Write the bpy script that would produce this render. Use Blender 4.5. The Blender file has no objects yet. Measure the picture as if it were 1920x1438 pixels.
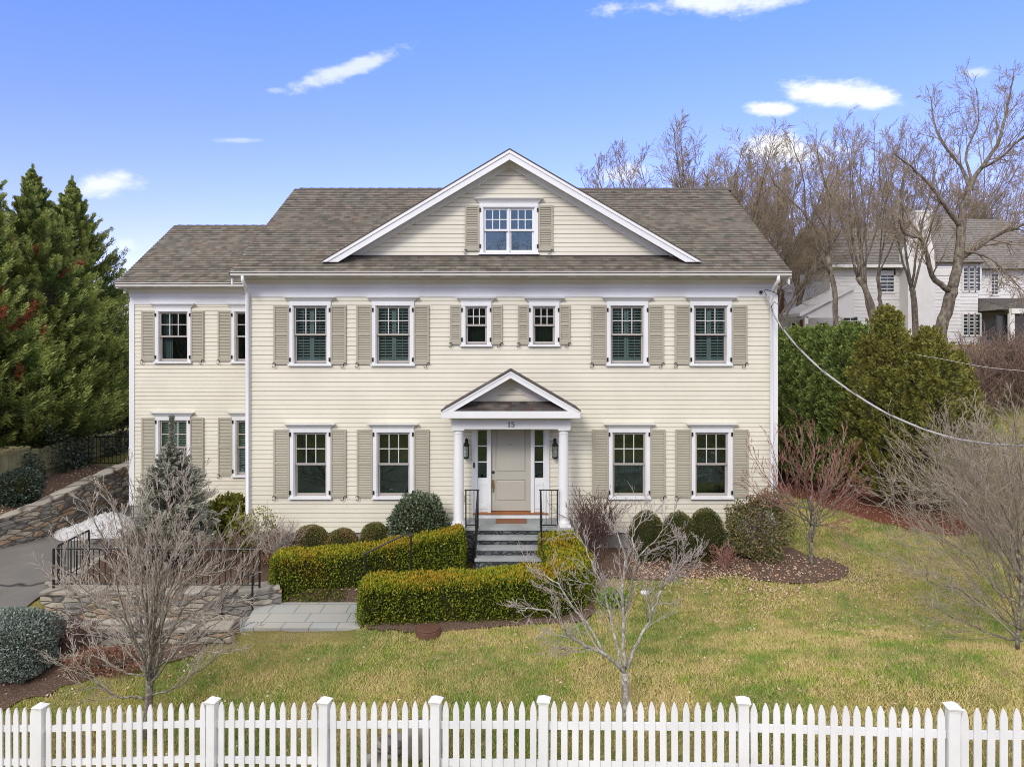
import bpy, math, random
import numpy as np
from mathutils import Vector, Matrix

S = bpy.context.scene
C = S.collection
R = math.radians
F = 1331.0            # focal length in photo pixels (1920 wide)
ZC = 4.7              # camera height above the house's front grade

# ------------------------------------------------------------------ camera
cd = bpy.data.cameras.new('camera')
cam = bpy.data.objects.new('camera', cd)
C.objects.link(cam)
cam.location = (0, 0, ZC)
cam.rotation_euler = (R(90), 0, 0)
cd.sensor_width = 36
cd.lens = F / 1920 * 36
cd.shift_y = (652 - 719) / 1920
cd.clip_end = 3000
S.camera = cam

# ------------------------------------------------------------------ light
SUN_EL, SUN_AZ = R(33), R(203)      # azimuth clockwise from +Y: behind the camera, a little to the left
sd = bpy.data.lights.new('sun', 'SUN')
sd.energy = 1.2
sd.angle = R(16)
sd.color = (1.0, 0.95, 0.88)
sun = bpy.data.objects.new('sun', sd)
C.objects.link(sun)
sv = Vector((math.sin(SUN_AZ) * math.cos(SUN_EL), math.cos(SUN_AZ) * math.cos(SUN_EL), math.sin(SUN_EL)))
sun.rotation_euler = sv.to_track_quat('Z', 'Y').to_euler()
sun.location = (-5, -20, 30)

W = bpy.data.worlds.new('World')
S.world = W
W.use_nodes = True
wn, wl = W.node_tree.nodes, W.node_tree.links
wn.clear()
def WN(t, **k):
    n = wn.new(t)
    for a, b in k.items():
        setattr(n, a, b)
    return n
def wmath(op, a, b=None, c=None):
    n = WN('ShaderNodeMath', operation=op)
    for i, v in enumerate((a, b, c)):
        if v is None:
            continue
        if isinstance(v, (int, float)):
            n.inputs[i].default_value = v
        else:
            wl.new(v, n.inputs[i])
    return n.outputs[0]
sky = WN('ShaderNodeTexSky', sky_type='NISHITA', sun_disc=False)
sky.sun_elevation = SUN_EL
sky.sun_rotation = SUN_AZ
sky.air_density = 1.0
sky.dust_density = 0.3
sky.ozone_density = 1.5
hs = WN('ShaderNodeHueSaturation')
hs.inputs['Hue'].default_value = 0.512
hs.inputs['Saturation'].default_value = 1.12
hs.inputs['Value'].default_value = 1.35
wl.new(sky.outputs[0], hs.inputs['Color'])
tint = WN('ShaderNodeMix', data_type='RGBA', blend_type='MULTIPLY')
tint.inputs[0].default_value = 1
wl.new(hs.outputs[0], tint.inputs[6])
tc = WN('ShaderNodeTexCoord')
sep = WN('ShaderNodeSeparateXYZ')
wl.new(tc.outputs['Generated'], sep.inputs[0])
# the air colour shifts a little with height above the horizon
tr_ = WN('ShaderNodeValToRGB')
wl.new(sep.outputs[2], tr_.inputs[0])
el_ = tr_.color_ramp.elements
el_.new(.5)
for e_, (p_, c_) in zip(el_, ((.14, (1.16, .95, 1.38, 1)), (.30, (1.08, 1.02, 1.40, 1)), (.44, (1.00, 1.13, 1.46, 1)))):
    e_.position = p_
    e_.color = c_
wl.new(tr_.outputs[0], tint.inputs[7])
yy = wmath('MAXIMUM', sep.outputs[1], 0.02)
uu = wmath('DIVIDE', sep.outputs[0], yy)
ww = wmath('DIVIDE', sep.outputs[2], yy)
nz = WN('ShaderNodeTexNoise')
nz.inputs['Scale'].default_value = 14
nz.inputs['Detail'].default_value = 7
nz.inputs['Roughness'].default_value = 0.58
mp = WN('ShaderNodeMapping')
mp.inputs['Scale'].default_value = (1, 1, 2.2)
wl.new(tc.outputs['Generated'], mp.inputs[0])
wl.new(mp.outputs[0], nz.inputs['Vector'])
nzc = wmath('SUBTRACT', nz.outputs[0], 0.5)
nzf = WN('ShaderNodeTexNoise')
nzf.inputs['Scale'].default_value = 42
nzf.inputs['Detail'].default_value = 8
nzf.inputs['Roughness'].default_value = .65
wl.new(mp.outputs[0], nzf.inputs['Vector'])
nzd = wmath('SUBTRACT', nzf.outputs[0], 0.5)
total = None
# clouds: centre and half sizes measured as directions, tilt, strength
for (cx, cy, rx, ry, tilt, st) in ((1560, 172, 95, 24, 0, 1.0), (1625, 182, 62, 30, -.15, 1.0), (1440, 203, 44, 15, 0, 1.0),
                                  (1470, 282, 84, 34, 0, 1.0), (190, 346, 64, 21, .08, .7), (660, 128, 98, 17, .34, .6),
                                  (625, 140, 46, 17, .34, .55), (1330, 4, 165, 24, .05, .75), (1170, 328, 46, 17, .1, .55),
                                  (1835, 136, 34, 10, .1, .45), (448, 263, 44, 6, 0, .3), (515, 170, 22, 6, 0, .25),
                                  (230, 462, 30, 12, 0, .35)):
    u0, w0 = (cx - 960) / F, (652 - cy) / F
    du = wmath('SUBTRACT', uu, u0)
    dw = wmath('SUBTRACT', ww, w0)
    ct, sn = math.cos(tilt), math.sin(tilt)
    rx *= .9; ry *= .88
    a = wmath('ADD', wmath('MULTIPLY', du, ct * F / rx), wmath('MULTIPLY', dw, sn * F / rx))
    b = wmath('ADD', wmath('MULTIPLY', du, -sn * F / ry), wmath('MULTIPLY', dw, ct * F / ry))
    d = wmath('SQRT', wmath('ADD', wmath('MULTIPLY', a, a), wmath('MULTIPLY', b, b)))
    d = wmath('ADD', d, wmath('ADD', wmath('MULTIPLY', nzc, 2.6), wmath('MULTIPLY', nzd, 1.5)))
    mr = WN('ShaderNodeMapRange', interpolation_type='SMOOTHSTEP')
    wl.new(d, mr.inputs[0])
    mr.inputs[1].default_value = 1.35
    mr.inputs[2].default_value = 0.25
    mr.inputs[3].default_value = 0
    mr.inputs[4].default_value = st
    total = mr.outputs[0] if total is None else wmath('MAXIMUM', total, mr.outputs[0])
total = wmath('MULTIPLY', total, wmath('GREATER_THAN', sep.outputs[1], 0.05))
mixc = WN('ShaderNodeMix', data_type='RGBA')
wl.new(total, mixc.inputs[0])
# broad white cloud cover behind and above the viewer, added for soft fill
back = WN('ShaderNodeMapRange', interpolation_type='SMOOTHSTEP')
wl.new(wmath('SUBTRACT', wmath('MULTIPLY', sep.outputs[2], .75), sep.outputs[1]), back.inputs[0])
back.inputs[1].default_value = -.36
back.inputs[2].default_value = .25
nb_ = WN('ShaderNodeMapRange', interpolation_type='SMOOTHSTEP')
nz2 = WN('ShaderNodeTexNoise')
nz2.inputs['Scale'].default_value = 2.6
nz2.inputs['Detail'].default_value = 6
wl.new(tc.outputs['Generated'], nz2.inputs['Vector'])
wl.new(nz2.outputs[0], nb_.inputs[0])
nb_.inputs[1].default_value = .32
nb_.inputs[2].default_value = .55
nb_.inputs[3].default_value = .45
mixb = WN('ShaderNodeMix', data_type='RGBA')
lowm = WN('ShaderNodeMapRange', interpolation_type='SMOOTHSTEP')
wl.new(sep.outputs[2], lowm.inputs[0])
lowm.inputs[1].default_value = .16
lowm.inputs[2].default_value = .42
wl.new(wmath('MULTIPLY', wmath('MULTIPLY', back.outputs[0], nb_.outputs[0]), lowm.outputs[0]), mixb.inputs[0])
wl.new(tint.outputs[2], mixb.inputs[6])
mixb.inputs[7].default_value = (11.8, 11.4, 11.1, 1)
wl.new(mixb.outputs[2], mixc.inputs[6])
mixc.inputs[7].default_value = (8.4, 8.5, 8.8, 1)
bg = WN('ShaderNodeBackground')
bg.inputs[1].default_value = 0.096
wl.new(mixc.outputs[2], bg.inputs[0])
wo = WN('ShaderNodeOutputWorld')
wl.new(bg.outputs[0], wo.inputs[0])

S.view_settings.view_transform = 'Standard'
S.view_settings.look = 'None'
S.view_settings.exposure = 0.54
S.view_settings.gamma = 1
S.render.engine = 'CYCLES'
S.cycles.use_denoising = True
S.cycles.denoiser = 'OPENIMAGEDENOISE'
S.cycles.denoising_prefilter = 'NONE'
S.cycles.filter_width = 1.0
S.cycles.use_light_tree = True
S.cycles.max_bounces = 8
S.cycles.transparent_max_bounces = 16
S.cycles.diffuse_bounces = 3
S.cycles.caustics_reflective = False
S.cycles.caustics_refractive = False

# ------------------------------------------------------------------ helpers
def P(px, py, D):
    return ((px - 960) / F * D, D, ZC - (py - 652) / F * D)
def PX(px, D): return (px - 960) / F * D
def PZ(py, D): return ZC - (py - 652) / F * D

def props(o, label=None, cat=None, group=None, kind=None):
    if label: o['label'] = label
    if cat: o['category'] = cat
    if group: o['group'] = group
    if kind: o['kind'] = kind
    return o
def thing(name, loc, label, cat, group=None, rz=0):
    o = bpy.data.objects.new(name, None)
    o.empty_display_size = .2
    C.objects.link(o)
    o.location = loc
    o.rotation_euler = (0, 0, rz)
    return props(o, label, cat, group)
def root_loc(p):
    v = Vector((0, 0, 0))
    while p is not None:
        v += p.location
        p = p.parent
    return v
def link_mesh(me, name, mats, parent=None, smooth=False, local=False):
    o = bpy.data.objects.new(name, me)
    C.objects.link(o)
    if not isinstance(mats, (list, tuple)): mats = [mats]
    for m in mats: me.materials.append(m)
    if parent is not None:
        o.parent = parent
        if not local:
            me.transform(Matrix.Translation(-root_loc(parent)))
    if smooth and len(me.polygons):
        me.polygons.foreach_set('use_smooth', np.ones(len(me.polygons), bool))
    return o
def copy_tree(o, parent=None):
    c = o.copy()
    C.objects.link(c)
    c.parent = parent
    for ch in list(o.children):
        copy_tree(ch, c)
    return c

class MB:
    def __init__(s): s.v = []; s.f = []
    def poly(s, pts):
        n = len(s.v); s.v += [tuple(p) for p in pts]; s.f.append(tuple(range(n, n + len(pts)))); return s
    def box(s, x0, x1, y0, y1, z0, z1):
        n = len(s.v)
        s.v += [(x0, y0, z0), (x1, y0, z0), (x1, y1, z0), (x0, y1, z0), (x0, y0, z1), (x1, y0, z1), (x1, y1, z1), (x0, y1, z1)]
        s.f += [tuple(n + i for i in q) for q in ((3, 2, 1, 0), (4, 5, 6, 7), (0, 1, 5, 4), (1, 2, 6, 5), (2, 3, 7, 6), (3, 0, 4, 7))]
        return s
    def prism(s, a, b):
        """two matching outlines (lists of points) joined into a closed solid"""
        n, k = len(s.v), len(a)
        s.v += [tuple(p) for p in a] + [tuple(p) for p in b]
        s.f.append(tuple(n + i for i in range(k)))
        s.f.append(tuple(n + k + i for i in reversed(range(k))))
        for i in range(k):
            j = (i + 1) % k
            s.f.append((n + j, n + i, n + k + i, n + k + j))
        return s
    def pxz(s, pts, y0, y1):
        return s.prism([(x, y0, z) for x, z in pts], [(x, y1, z) for x, z in pts])
    def pyz(s, pts, x0, x1):
        return s.prism([(x0, y, z) for y, z in pts], [(x1, y, z) for y, z in pts])
    def tube(s, pts, r, k=8, cap=True):
        pts = [Vector(p) for p in pts]
        rs = r if isinstance(r, (list, tuple)) else [r] * len(pts)
        n = len(s.v)
        ref = None
        for i, p in enumerate(pts):
            t = (pts[min(i + 1, len(pts) - 1)] - pts[max(i - 1, 0)]).normalized()
            if ref is None:
                ref = Vector((0, 0, 1)) if abs(t.z) < .9 else Vector((1, 0, 0))
            a = t.cross(ref).normalized(); b = t.cross(a).normalized()
            ref = a.cross(t)
            for q in range(k):
                an = 2 * math.pi * q / k
                s.v.append(tuple(p + (a * math.cos(an) + b * math.sin(an)) * rs[i]))
        for i in range(len(pts) - 1):
            for q in range(k):
                w = (q + 1) % k
                s.f.append((n + i * k + q, n + i * k + w, n + (i + 1) * k + w, n + (i + 1) * k + q))
        if cap:
            s.f.append(tuple(n + q for q in reversed(range(k))))
            s.f.append(tuple(n + (len(pts) - 1) * k + q for q in range(k)))
        return s
    def lathe(s, cx, cy, prof, k=24):
        n = len(s.v)
        for z, r in prof:
            for q in range(k):
                an = 2 * math.pi * q / k
                s.v.append((cx + r * math.cos(an), cy + r * math.sin(an), z))
        for i in range(len(prof) - 1):
            for q in range(k):
                w = (q + 1) % k
                s.f.append((n + i * k + q, n + i * k + w, n + (i + 1) * k + w, n + (i + 1) * k + q))
        s.f.append(tuple(n + q for q in reversed(range(k))))
        s.f.append(tuple(n + (len(prof) - 1) * k + q for q in range(k)))
        return s
    def build(s, name, mat, parent=None, smooth=False, bevel=0, local=False):
        me = bpy.data.meshes.new(name)
        me.from_pydata(s.v, [], s.f)
        me.update()
        o = link_mesh(me, name, mat, parent, smooth, local)
        if bevel:
            b = o.modifiers.new('bevel', 'BEVEL'); b.width = bevel; b.segments = 2; b.limit_method = 'ANGLE'
        return o

def np_mesh(name, verts, faces):
    """verts (N,3), faces (M,k)"""
    me = bpy.data.meshes.new(name)
    verts = np.ascontiguousarray(verts, np.float32)
    faces = np.ascontiguousarray(faces, np.int32)
    m, k = faces.shape
    me.vertices.add(len(verts)); me.vertices.foreach_set('co', verts.ravel())
    me.loops.add(m * k); me.loops.foreach_set('vertex_index', faces.ravel())
    me.polygons.add(m); me.polygons.foreach_set('loop_start', np.arange(0, m * k, k, dtype=np.int32))
    me.update(calc_edges=True)
    return me
def unit(a): return a / np.maximum(np.linalg.norm(a, axis=-1, keepdims=True), 1e-9)
def leaves(c, d, L, Wd, rng, curl=0.0):
    """diamond leaves: centres c, directions d, lengths L, widths Wd"""
    d = unit(d)
    s = unit(np.cross(d, unit(rng.normal(size=c.shape))))
    L = np.broadcast_to(np.asarray(L, float), (len(c),))[:, None]
    Wd = np.broadcast_to(np.asarray(Wd, float), (len(c),))[:, None]
    v = np.stack([c - d * L / 2, c + s * Wd / 2 - d * L * .08, c + d * L / 2, c - s * Wd / 2 - d * L * .08], 1)
    n = np.cross(d, s)
    v[:, 1] += n * Wd * .2; v[:, 3] += n * Wd * .2
    f = np.arange(len(c) * 4).reshape(-1, 4)
    return v.reshape(-1, 3), f
def tubes(polys, sides):
    """polys: list of (pts, radii); every polyline becomes a tapering tube"""
    groups = {}
    for p, r in polys: groups.setdefault(len(p), []).append((p, r))
    V, Fc, off = [], [], 0
    for n, g in groups.items():
        p = np.array([[tuple(q) for q in a] for a, _ in g]); r = np.array([b for _, b in g])
        t = np.empty_like(p)
        t[:, 1:-1] = p[:, 2:] - p[:, :-2]; t[:, 0] = p[:, 1] - p[:, 0]; t[:, -1] = p[:, -1] - p[:, -2]
        t = unit(t)
        mean = unit(p[:, -1] - p[:, 0])
        ref = np.where(np.abs(mean[:, 2:3]) < .8, np.array([[0, 0, 1.]]), np.array([[1., 0, 0]]))
        a = unit(np.cross(t, ref[:, None, :])); b = np.cross(t, a)
        an = np.arange(sides) * 2 * np.pi / sides
        ring = p[:, :, None] + (a[:, :, None] * np.cos(an)[None, None, :, None] + b[:, :, None] * np.sin(an)[None, None, :, None]) * r[:, :, None, None]
        M = len(g)
        idx = np.arange(M * n * sides).reshape(M, n, sides) + off
        nx = np.roll(idx, -1, axis=2)
        f = np.stack([idx[:, :-1], nx[:, :-1], nx[:, 1:], idx[:, 1:]], -1).reshape(-1, 4)
        V.append(ring.reshape(-1, 3)); Fc.append(f); off += M * n * sides
    return np.concatenate(V), np.concatenate(Fc)

# ------------------------------------------------------------------ terrain
def sm(t):
    t = np.clip(t, 0, 1); return t * t * (3 - 2 * t)
def gz(x, y):
    x = np.asarray(x, float); y = np.asarray(y, float)
    z = -.146 * np.clip(16.2 - y, 0, 9.4)
    w = 1 - sm((y - 9.6) / 4.2)
    w2 = sm((y - 3) / 4)
    z = z + .115 * np.clip(x + 1.8, -8, 9) * w * w2
    z = z * w2 + (-1.5) * (1 - w2)
    # right hand rise towards the neighbour
    z = z + 2.7 * sm((x - 11.3) / 6.0) * sm((y - 14) / 11)
    z = z + 2.2 * sm((x - 2) / 12) * sm((y - 27) / 12)
    # left: drive, and higher ground beyond its retaining wall
    drive = sm((-9.15 - x) / .35) * sm((y - 13.6) / .5)
    z = z * (1 - drive) + (-.2 - .1 * sm((17 - y) / 4)) * drive
    wl_ = wall_x(y)
    up = sm((wl_ - .15 - x) / .2) * sm((y - 12.5) / 2)
    z = z * (1 - up) + (.35 + .055 * np.clip(y - 16, 0, 12) + .25 * sm((wl_ - x) / 3)) * up
    pv = (x > -5.3) & (x < -2.75) & (y > 13.03) & (y < 14.42)
    z = np.where(pv, -.62, z)
    # sunk path between the two garden walls
    pth = sm((-5.25 - x) / .1) * sm((x + 9.3) / .3) * sm((y - 12.85) / .1) * sm((14.1 - y) / .1)
    z = z * (1 - pth) + -.78 * pth
    return z
def wall_x(y):
    return np.interp(y, [12, 14.5, 15.5, 16.5, 18, 20, 23, 30], [-19, -17, -14.6, -12.9, -12.2, -12.0, -12.0, -12.0])
def g1(x, y): return float(gz(x, y))

# ------------------------------------------------------------------ materials
def mat(name, base=(.5, .5, .5), rough=.6, spec=.3, metal=0):
    m = bpy.data.materials.new(name); m.use_nodes = True
    b = m.node_tree.nodes['Principled BSDF']
    b.inputs['Base Color'].default_value = (*base, 1)
    b.inputs['Roughness'].default_value = rough
    b.inputs['Specular IOR Level'].default_value = spec
    b.inputs['Metallic'].default_value = metal
    return m
class NT:
    def __init__(s, m):
        s.m = m; s.t = m.node_tree; s.b = s.t.nodes['Principled BSDF']
        s.co = s.t.nodes.new('ShaderNodeTexCoord'); s.geo = s.t.nodes.new('ShaderNodeNewGeometry')
    def n(s, ty, **k):
        q = s.t.nodes.new(ty)
        for a, b in k.items(): setattr(q, a, b)
        return q
    def l(s, a, b): s.t.links.new(a, b)
    def pos(s): return s.geo.outputs['Position']
    def scaled(s, sc, src=None):
        m = s.n('ShaderNodeMapping'); m.inputs['Scale'].default_value = sc
        s.l(src or s.pos(), m.inputs[0]); return m.outputs[0]
    def noise(s, scale, detail=4, rough=.55, vec=None):
        q = s.n('ShaderNodeTexNoise'); q.inputs['Scale'].default_value = scale
        q.inputs['Detail'].default_value = detail; q.inputs['Roughness'].default_value = rough
        s.l(vec or s.pos(), q.inputs['Vector']); return q.outputs[0]
    def ramp(s, fac, stops, interp='LINEAR'):
        q = s.n('ShaderNodeValToRGB'); q.color_ramp.interpolation = interp
        e = q.color_ramp.elements
        while len(e) < len(stops): e.new(.5)
        for i, (p, c) in enumerate(stops):
            e[i].position = p; e[i].color = (*c, 1) if len(c) == 3 else c
        s.l(fac, q.inputs[0]); return q.outputs[0]
    def mix(s, fac, a, b, mode='MIX'):
        q = s.n('ShaderNodeMix', data_type='RGBA', blend_type=mode)
        for i, v in ((0, fac), (6, a), (7, b)):
            if isinstance(v, (int, float)): q.inputs[i].default_value = v
            elif isinstance(v, tuple): q.inputs[i].default_value = (*v, 1)
            else: s.l(v, q.inputs[i])
        return q.outputs[2]
    def math(s, op, a, b=0):
        q = s.n('ShaderNodeMath', operation=op)
        for i, v in enumerate((a, b)):
            if isinstance(v, (int, float)): q.inputs[i].default_value = v
            else: s.l(v, q.inputs[i])
        return q.outputs[0]
    def base(s, c): s.l(c, s.b.inputs['Base Color'])
    def bump(s, h, strength=.3, dist=.01):
        q = s.n('ShaderNodeBump'); q.inputs['Strength'].default_value = strength; q.inputs['Distance'].default_value = dist
        s.l(h, q.inputs['Height']); s.l(q.outputs[0], s.b.inputs['Normal'])
def painted(name, col, rough=.5, var=.06, bump=.1, streak=True):
    m = mat(name, col, rough, .3); t = NT(m)
    a = t.noise(1.3, 5); b = t.noise(9, 4, vec=t.scaled((1, 1, .15)))
    d = tuple(c * (1 - var * 2) for c in col); u = tuple(min(1, c * (1 + var)) for c in col)
    c1 = t.ramp(a, [(.3, d), (.7, u)])
    c2 = t.mix(t.math('MULTIPLY', b, .12 if streak else .05), c1, tuple(c * .72 for c in col))
    t.base(c2); t.bump(t.noise(60, 3), bump, .002)
    return m
def island(name, cols, rough=.55, clump=None, clump_scale=1.5, spec=.25, transl=.0, clump_amt=.5):
    """leaves, shingles, needles: each loose piece takes its own tone"""
    m = mat(name, cols[0], rough, spec); t = NT(m)
    ri = t.geo.outputs['Random Per Island']
    k = len(cols)
    c = t.ramp(ri, [(i / (k - 1), q) for i, q in enumerate(cols)])
    if clump:
        f = t.ramp(t.noise(clump_scale, 3), [(.4, (0, 0, 0)), (.62, (1, 1, 1))])
        c = t.mix(t.math('MULTIPLY', f, clump_amt), c, clump)
    t.base(c)
    if transl:
        tr = t.n('ShaderNodeBsdfTranslucent'); t.l(c, tr.inputs[0])
        ms = t.n('ShaderNodeMixShader'); ms.inputs[0].default_value = transl
        o = t.t.nodes['Material Output']
        t.l(t.b.outputs[0], ms.inputs[1]); t.l(tr.outputs[0], ms.inputs[2]); t.l(ms.outputs[0], o.inputs[0])
    return m

M = {}
M['siding'] = painted('cream_clapboard_paint', (.745, .712, .585), .5, .035)
_t = NT(M['siding']); _l = _t.b.inputs['Base Color'].links[0].from_socket
_t.base(_t.mix(_t.math('MULTIPLY', _t.noise(1.0, 2, .5, _t.scaled((.35, .35, 9.0))), .22), _l, (.62, .58, .48)))
M['white'] = painted('white_trim_paint', (.80, .81, .82), .42, .03, .05)
M['fence_white'] = painted('white_fence_paint', (.85, .86, .885), .4, .06, .15)
M['shutter'] = painted('taupe_shutter_paint', (.42, .39, .305), .5, .04)
M['sash'] = painted('putty_sash_paint', (.42, .38, .345), .5, .04)
M['muntin'] = painted('muntin_paint', (.66, .64, .62), .5, .03)
M['soffit'] = painted('soffit_paint', (.70, .68, .66), .5, .03)
M['door'] = painted('sage_grey_door_paint', (.47, .45, .39), .45, .03)
M['gutter'] = painted('gutter_enamel', (.74, .72, .68), .35, .03, .02)
M['green_louvre'] = painted('green_interior_louvre_paint', (.60, .69, .64), .5, .03)
M['curtain'] = painted('curtain_cloth', (.30, .38, .34), .8, .1)
M['dark_curtain'] = painted('dark_patterned_curtain', (.035, .055, .04), .8, .3)
M['room'] = mat('dark_room', (.035, .03, .028), .9)
M['iron'] = mat('black_iron', (.012, .012, .013), .42, .4)
M['brass'] = mat('brass', (.55, .36, .12), .3, .5, .9)
M['bronze'] = mat('dark_bronze', (.05, .04, .035), .35, .5, .6)
M['lamp_glass'] = mat('lantern_glass', (.25, .27, .27), .1, .6)
M['wood'] = painted('varnished_threshold', (.34, .13, .045), .4, .1)
M['concrete'] = painted('foundation_concrete', (.36, .35, .34), .8, .12, .4)
M['number'] = mat('black_numerals', (.02, .02, .02), .4)
M['joint'] = mat('dark_joint', (.06, .05, .045), .9)
M['cap'] = painted('rusty_brown_cap', (.15, .075, .05), .6, .2, .5)
M['plastic'] = mat('white_plastic', (.8, .8, .8), .4)
def glass(name, refl=.10, tint=(.8, .85, .85)):
    m = bpy.data.materials.new(name); m.use_nodes = True
    t = m.node_tree; t.nodes.clear()
    tr = t.nodes.new('ShaderNodeBsdfTransparent'); tr.inputs[0].default_value = (*tint, 1)
    gl = t.nodes.new('ShaderNodeBsdfGlossy'); gl.inputs['Roughness'].default_value = .01; gl.inputs['Color'].default_value = (.72, .95, .84, 1)
    nt = t.nodes.new('ShaderNodeTexNoise'); nt.inputs['Scale'].default_value = 2.5
    bp = t.nodes.new('ShaderNodeBump'); bp.inputs['Strength'].default_value = .06; bp.inputs['Distance'].default_value = .02
    t.links.new(nt.outputs[0], bp.inputs['Height']); t.links.new(bp.outputs[0], gl.inputs['Normal'])
    fr = t.nodes.new('ShaderNodeFresnel'); fr.inputs[0].default_value = 1.5
    mt = t.nodes.new('ShaderNodeMath'); mt.operation = 'ADD'; mt.inputs[1].default_value = refl
    t.links.new(fr.outputs[0], mt.inputs[0])
    mx = t.nodes.new('ShaderNodeMixShader'); o = t.nodes.new('ShaderNodeOutputMaterial')
    t.links.new(mt.outputs[0], mx.inputs[0]); t.links.new(tr.outputs[0], mx.inputs[1]); t.links.new(gl.outputs[0], mx.inputs[2])
    t.links.new(mx.outputs[0], o.inputs[0])
    return m
M['glass'] = glass('window_glass', .035)

def shingle_mat(name, ang, cols):
    m = mat(name, cols[0], .9, .15); t = NT(m)
    s = t.n('ShaderNodeSeparateXYZ'); t.l(t.pos(), s.inputs[0])
    v = t.math('ADD', t.math('MULTIPLY', s.outputs[1], math.cos(ang)), t.math('MULTIPLY', s.outputs[2], math.sin(ang)))
    cb = t.n('ShaderNodeCombineXYZ'); t.l(s.outputs[0], cb.inputs[0]); t.l(v, cb.inputs[1])
    def brick(wid, rot, off):
        b = t.n('ShaderNodeTexBrick'); t.l(cb.outputs[0], b.inputs['Vector'])
        b.inputs['Scale'].default_value = 1; b.inputs['Brick Width'].default_value = wid
        b.inputs['Row Height'].default_value = .1425; b.inputs['Mortar Size'].default_value = .0
        b.inputs['Color1'].default_value = (0, 0, 0, 1); b.inputs['Color2'].default_value = (1, 1, 1, 1)
        b.offset = off; b.inputs['Bias'].default_value = 0
        return b.outputs['Color']
    c = t.ramp(brick(.18, 0, .37), [(i / (len(cols) - 1), q) for i, q in enumerate(cols)])
    c = t.mix(.38, c, t.ramp(brick(.16, 0, .61), [(0, tuple(x * .6 for x in cols[1])), (.5, cols[2]), (1, tuple(min(1, x * 1.5) for x in cols[-1]))]))
    c = t.mix(t.math('MULTIPLY', t.noise(220, 3), .5), c, (.05, .045, .04))
    c = t.mix(t.math('MULTIPLY', t.noise(.5, 5, vec=t.scaled((1, .3, .3))), .12), c, (.14, .11, .085))
    t.base(c); t.bump(t.noise(260, 3), .5, .004)
    return m
PITCH = math.atan(.617)
ROOFC = [(.085, .094, .080), (.165, .132, .105), (.215, .195, .158), (.12, .128, .108), (.215, .155, .125), (.105, .108, .092), (.25, .225, .18)]
M['shingle'] = shingle_mat('architectural_shingle', PITCH, ROOFC)
M['shingle_dark'] = shingle_mat('portico_shingle', math.atan(.4), [(.07, .075, .075), (.13, .105, .095), (.10, .10, .10), (.17, .145, .13)])
M['ridge'] = mat('ridge_cap_shingle', (.10, .085, .072), .9)

def stone_mat(name, scale, cols, mortar=(.05, .045, .04), stretch=(1, 1, 2.2)):
    m = mat(name, cols[0], .85, .2); t = NT(m)
    vec0 = t.scaled(stretch)
    ns = t.n('ShaderNodeTexNoise'); ns.inputs['Scale'].default_value = 3; t.l(vec0, ns.inputs['Vector'])
    vm = t.n('ShaderNodeMix', data_type='VECTOR'); vm.inputs[0].default_value = .10
    t.l(vec0, vm.inputs[4]); t.l(ns.outputs['Color'], vm.inputs[5])
    vo = t.n('ShaderNodeTexVoronoi', feature='F1'); vo.inputs['Scale'].default_value = scale; t.l(vm.outputs[1], vo.inputs['Vector'])
    ve = t.n('ShaderNodeTexVoronoi', feature='DISTANCE_TO_EDGE'); ve.inputs['Scale'].default_value = scale; t.l(vm.outputs[1], ve.inputs['Vector'])
    sp = t.n('ShaderNodeSeparateColor'); t.l(vo.outputs['Color'], sp.inputs[0])
    c = t.ramp(sp.outputs[0], [(i / (len(cols) - 1), q) for i, q in enumerate(cols)], 'CONSTANT')
    c = t.mix(t.math('MULTIPLY', t.noise(18, 5), .45), c, tuple(x * .45 for x in cols[1]))
    e = t.ramp(ve.outputs[0], [(.02, (0, 0, 0)), (.09, (1, 1, 1))])
    t.base(t.mix(e, mortar, c))
    h = t.math('ADD', t.math('MINIMUM', ve.outputs[0], .16), t.math('MULTIPLY', t.noise(25, 4), .05))
    t.bump(h, .9, .12)
    return m
M['stone'] = stone_mat('fieldstone', 3.1, [(.48, .43, .35), (.24, .23, .21), (.54, .47, .37), (.33, .31, .28), (.50, .34, .22), (.20, .19, .185), (.27, .25, .22)], (.11, .10, .085), (1, 1, 3.6))
M['stone_cap'] = stone_mat('stone_capping', 1.6, [(.42, .38, .31), (.34, .31, .27), (.46, .42, .36), (.38, .33, .26)], (.14, .12, .1), (1, 1, 1))
M['riser'] = stone_mat('dark_veneer_stone', 7, [(.10, .11, .12), (.16, .165, .17), (.07, .08, .09), (.13, .13, .125)], (.03, .03, .03), (1, 1, 2))
M['bluestone'] = painted('bluestone_slab', (.33, .355, .35), .7, .15, .3, False)

m = mat('flagstone_paving', (.4, .42, .4), .75); t = NT(m)
br = t.n('ShaderNodeTexBrick'); br.inputs['Scale'].default_value = 1; br.inputs['Brick Width'].default_value = .78; br.inputs['Row Height'].default_value = .46
br.inputs['Mortar Size'].default_value = .008; br.squash = .65; br.squash_frequency = 2; br.offset = .38
br.inputs['Color1'].default_value = (.40, .44, .43, 1); br.inputs['Color2'].default_value = (.46, .43, .38, 1); br.inputs['Mortar'].default_value = (.13, .13, .12, 1)
t.l(t.scaled((1, 1, 1)), br.inputs['Vector'])
t.base(t.mix(t.math('MULTIPLY', t.noise(5, 6), .4), br.outputs[0], (.30, .31, .30))); t.bump(t.math('SUBTRACT', 1, br.outputs['Fac']), .4, .01); M['flag'] = m

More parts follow.
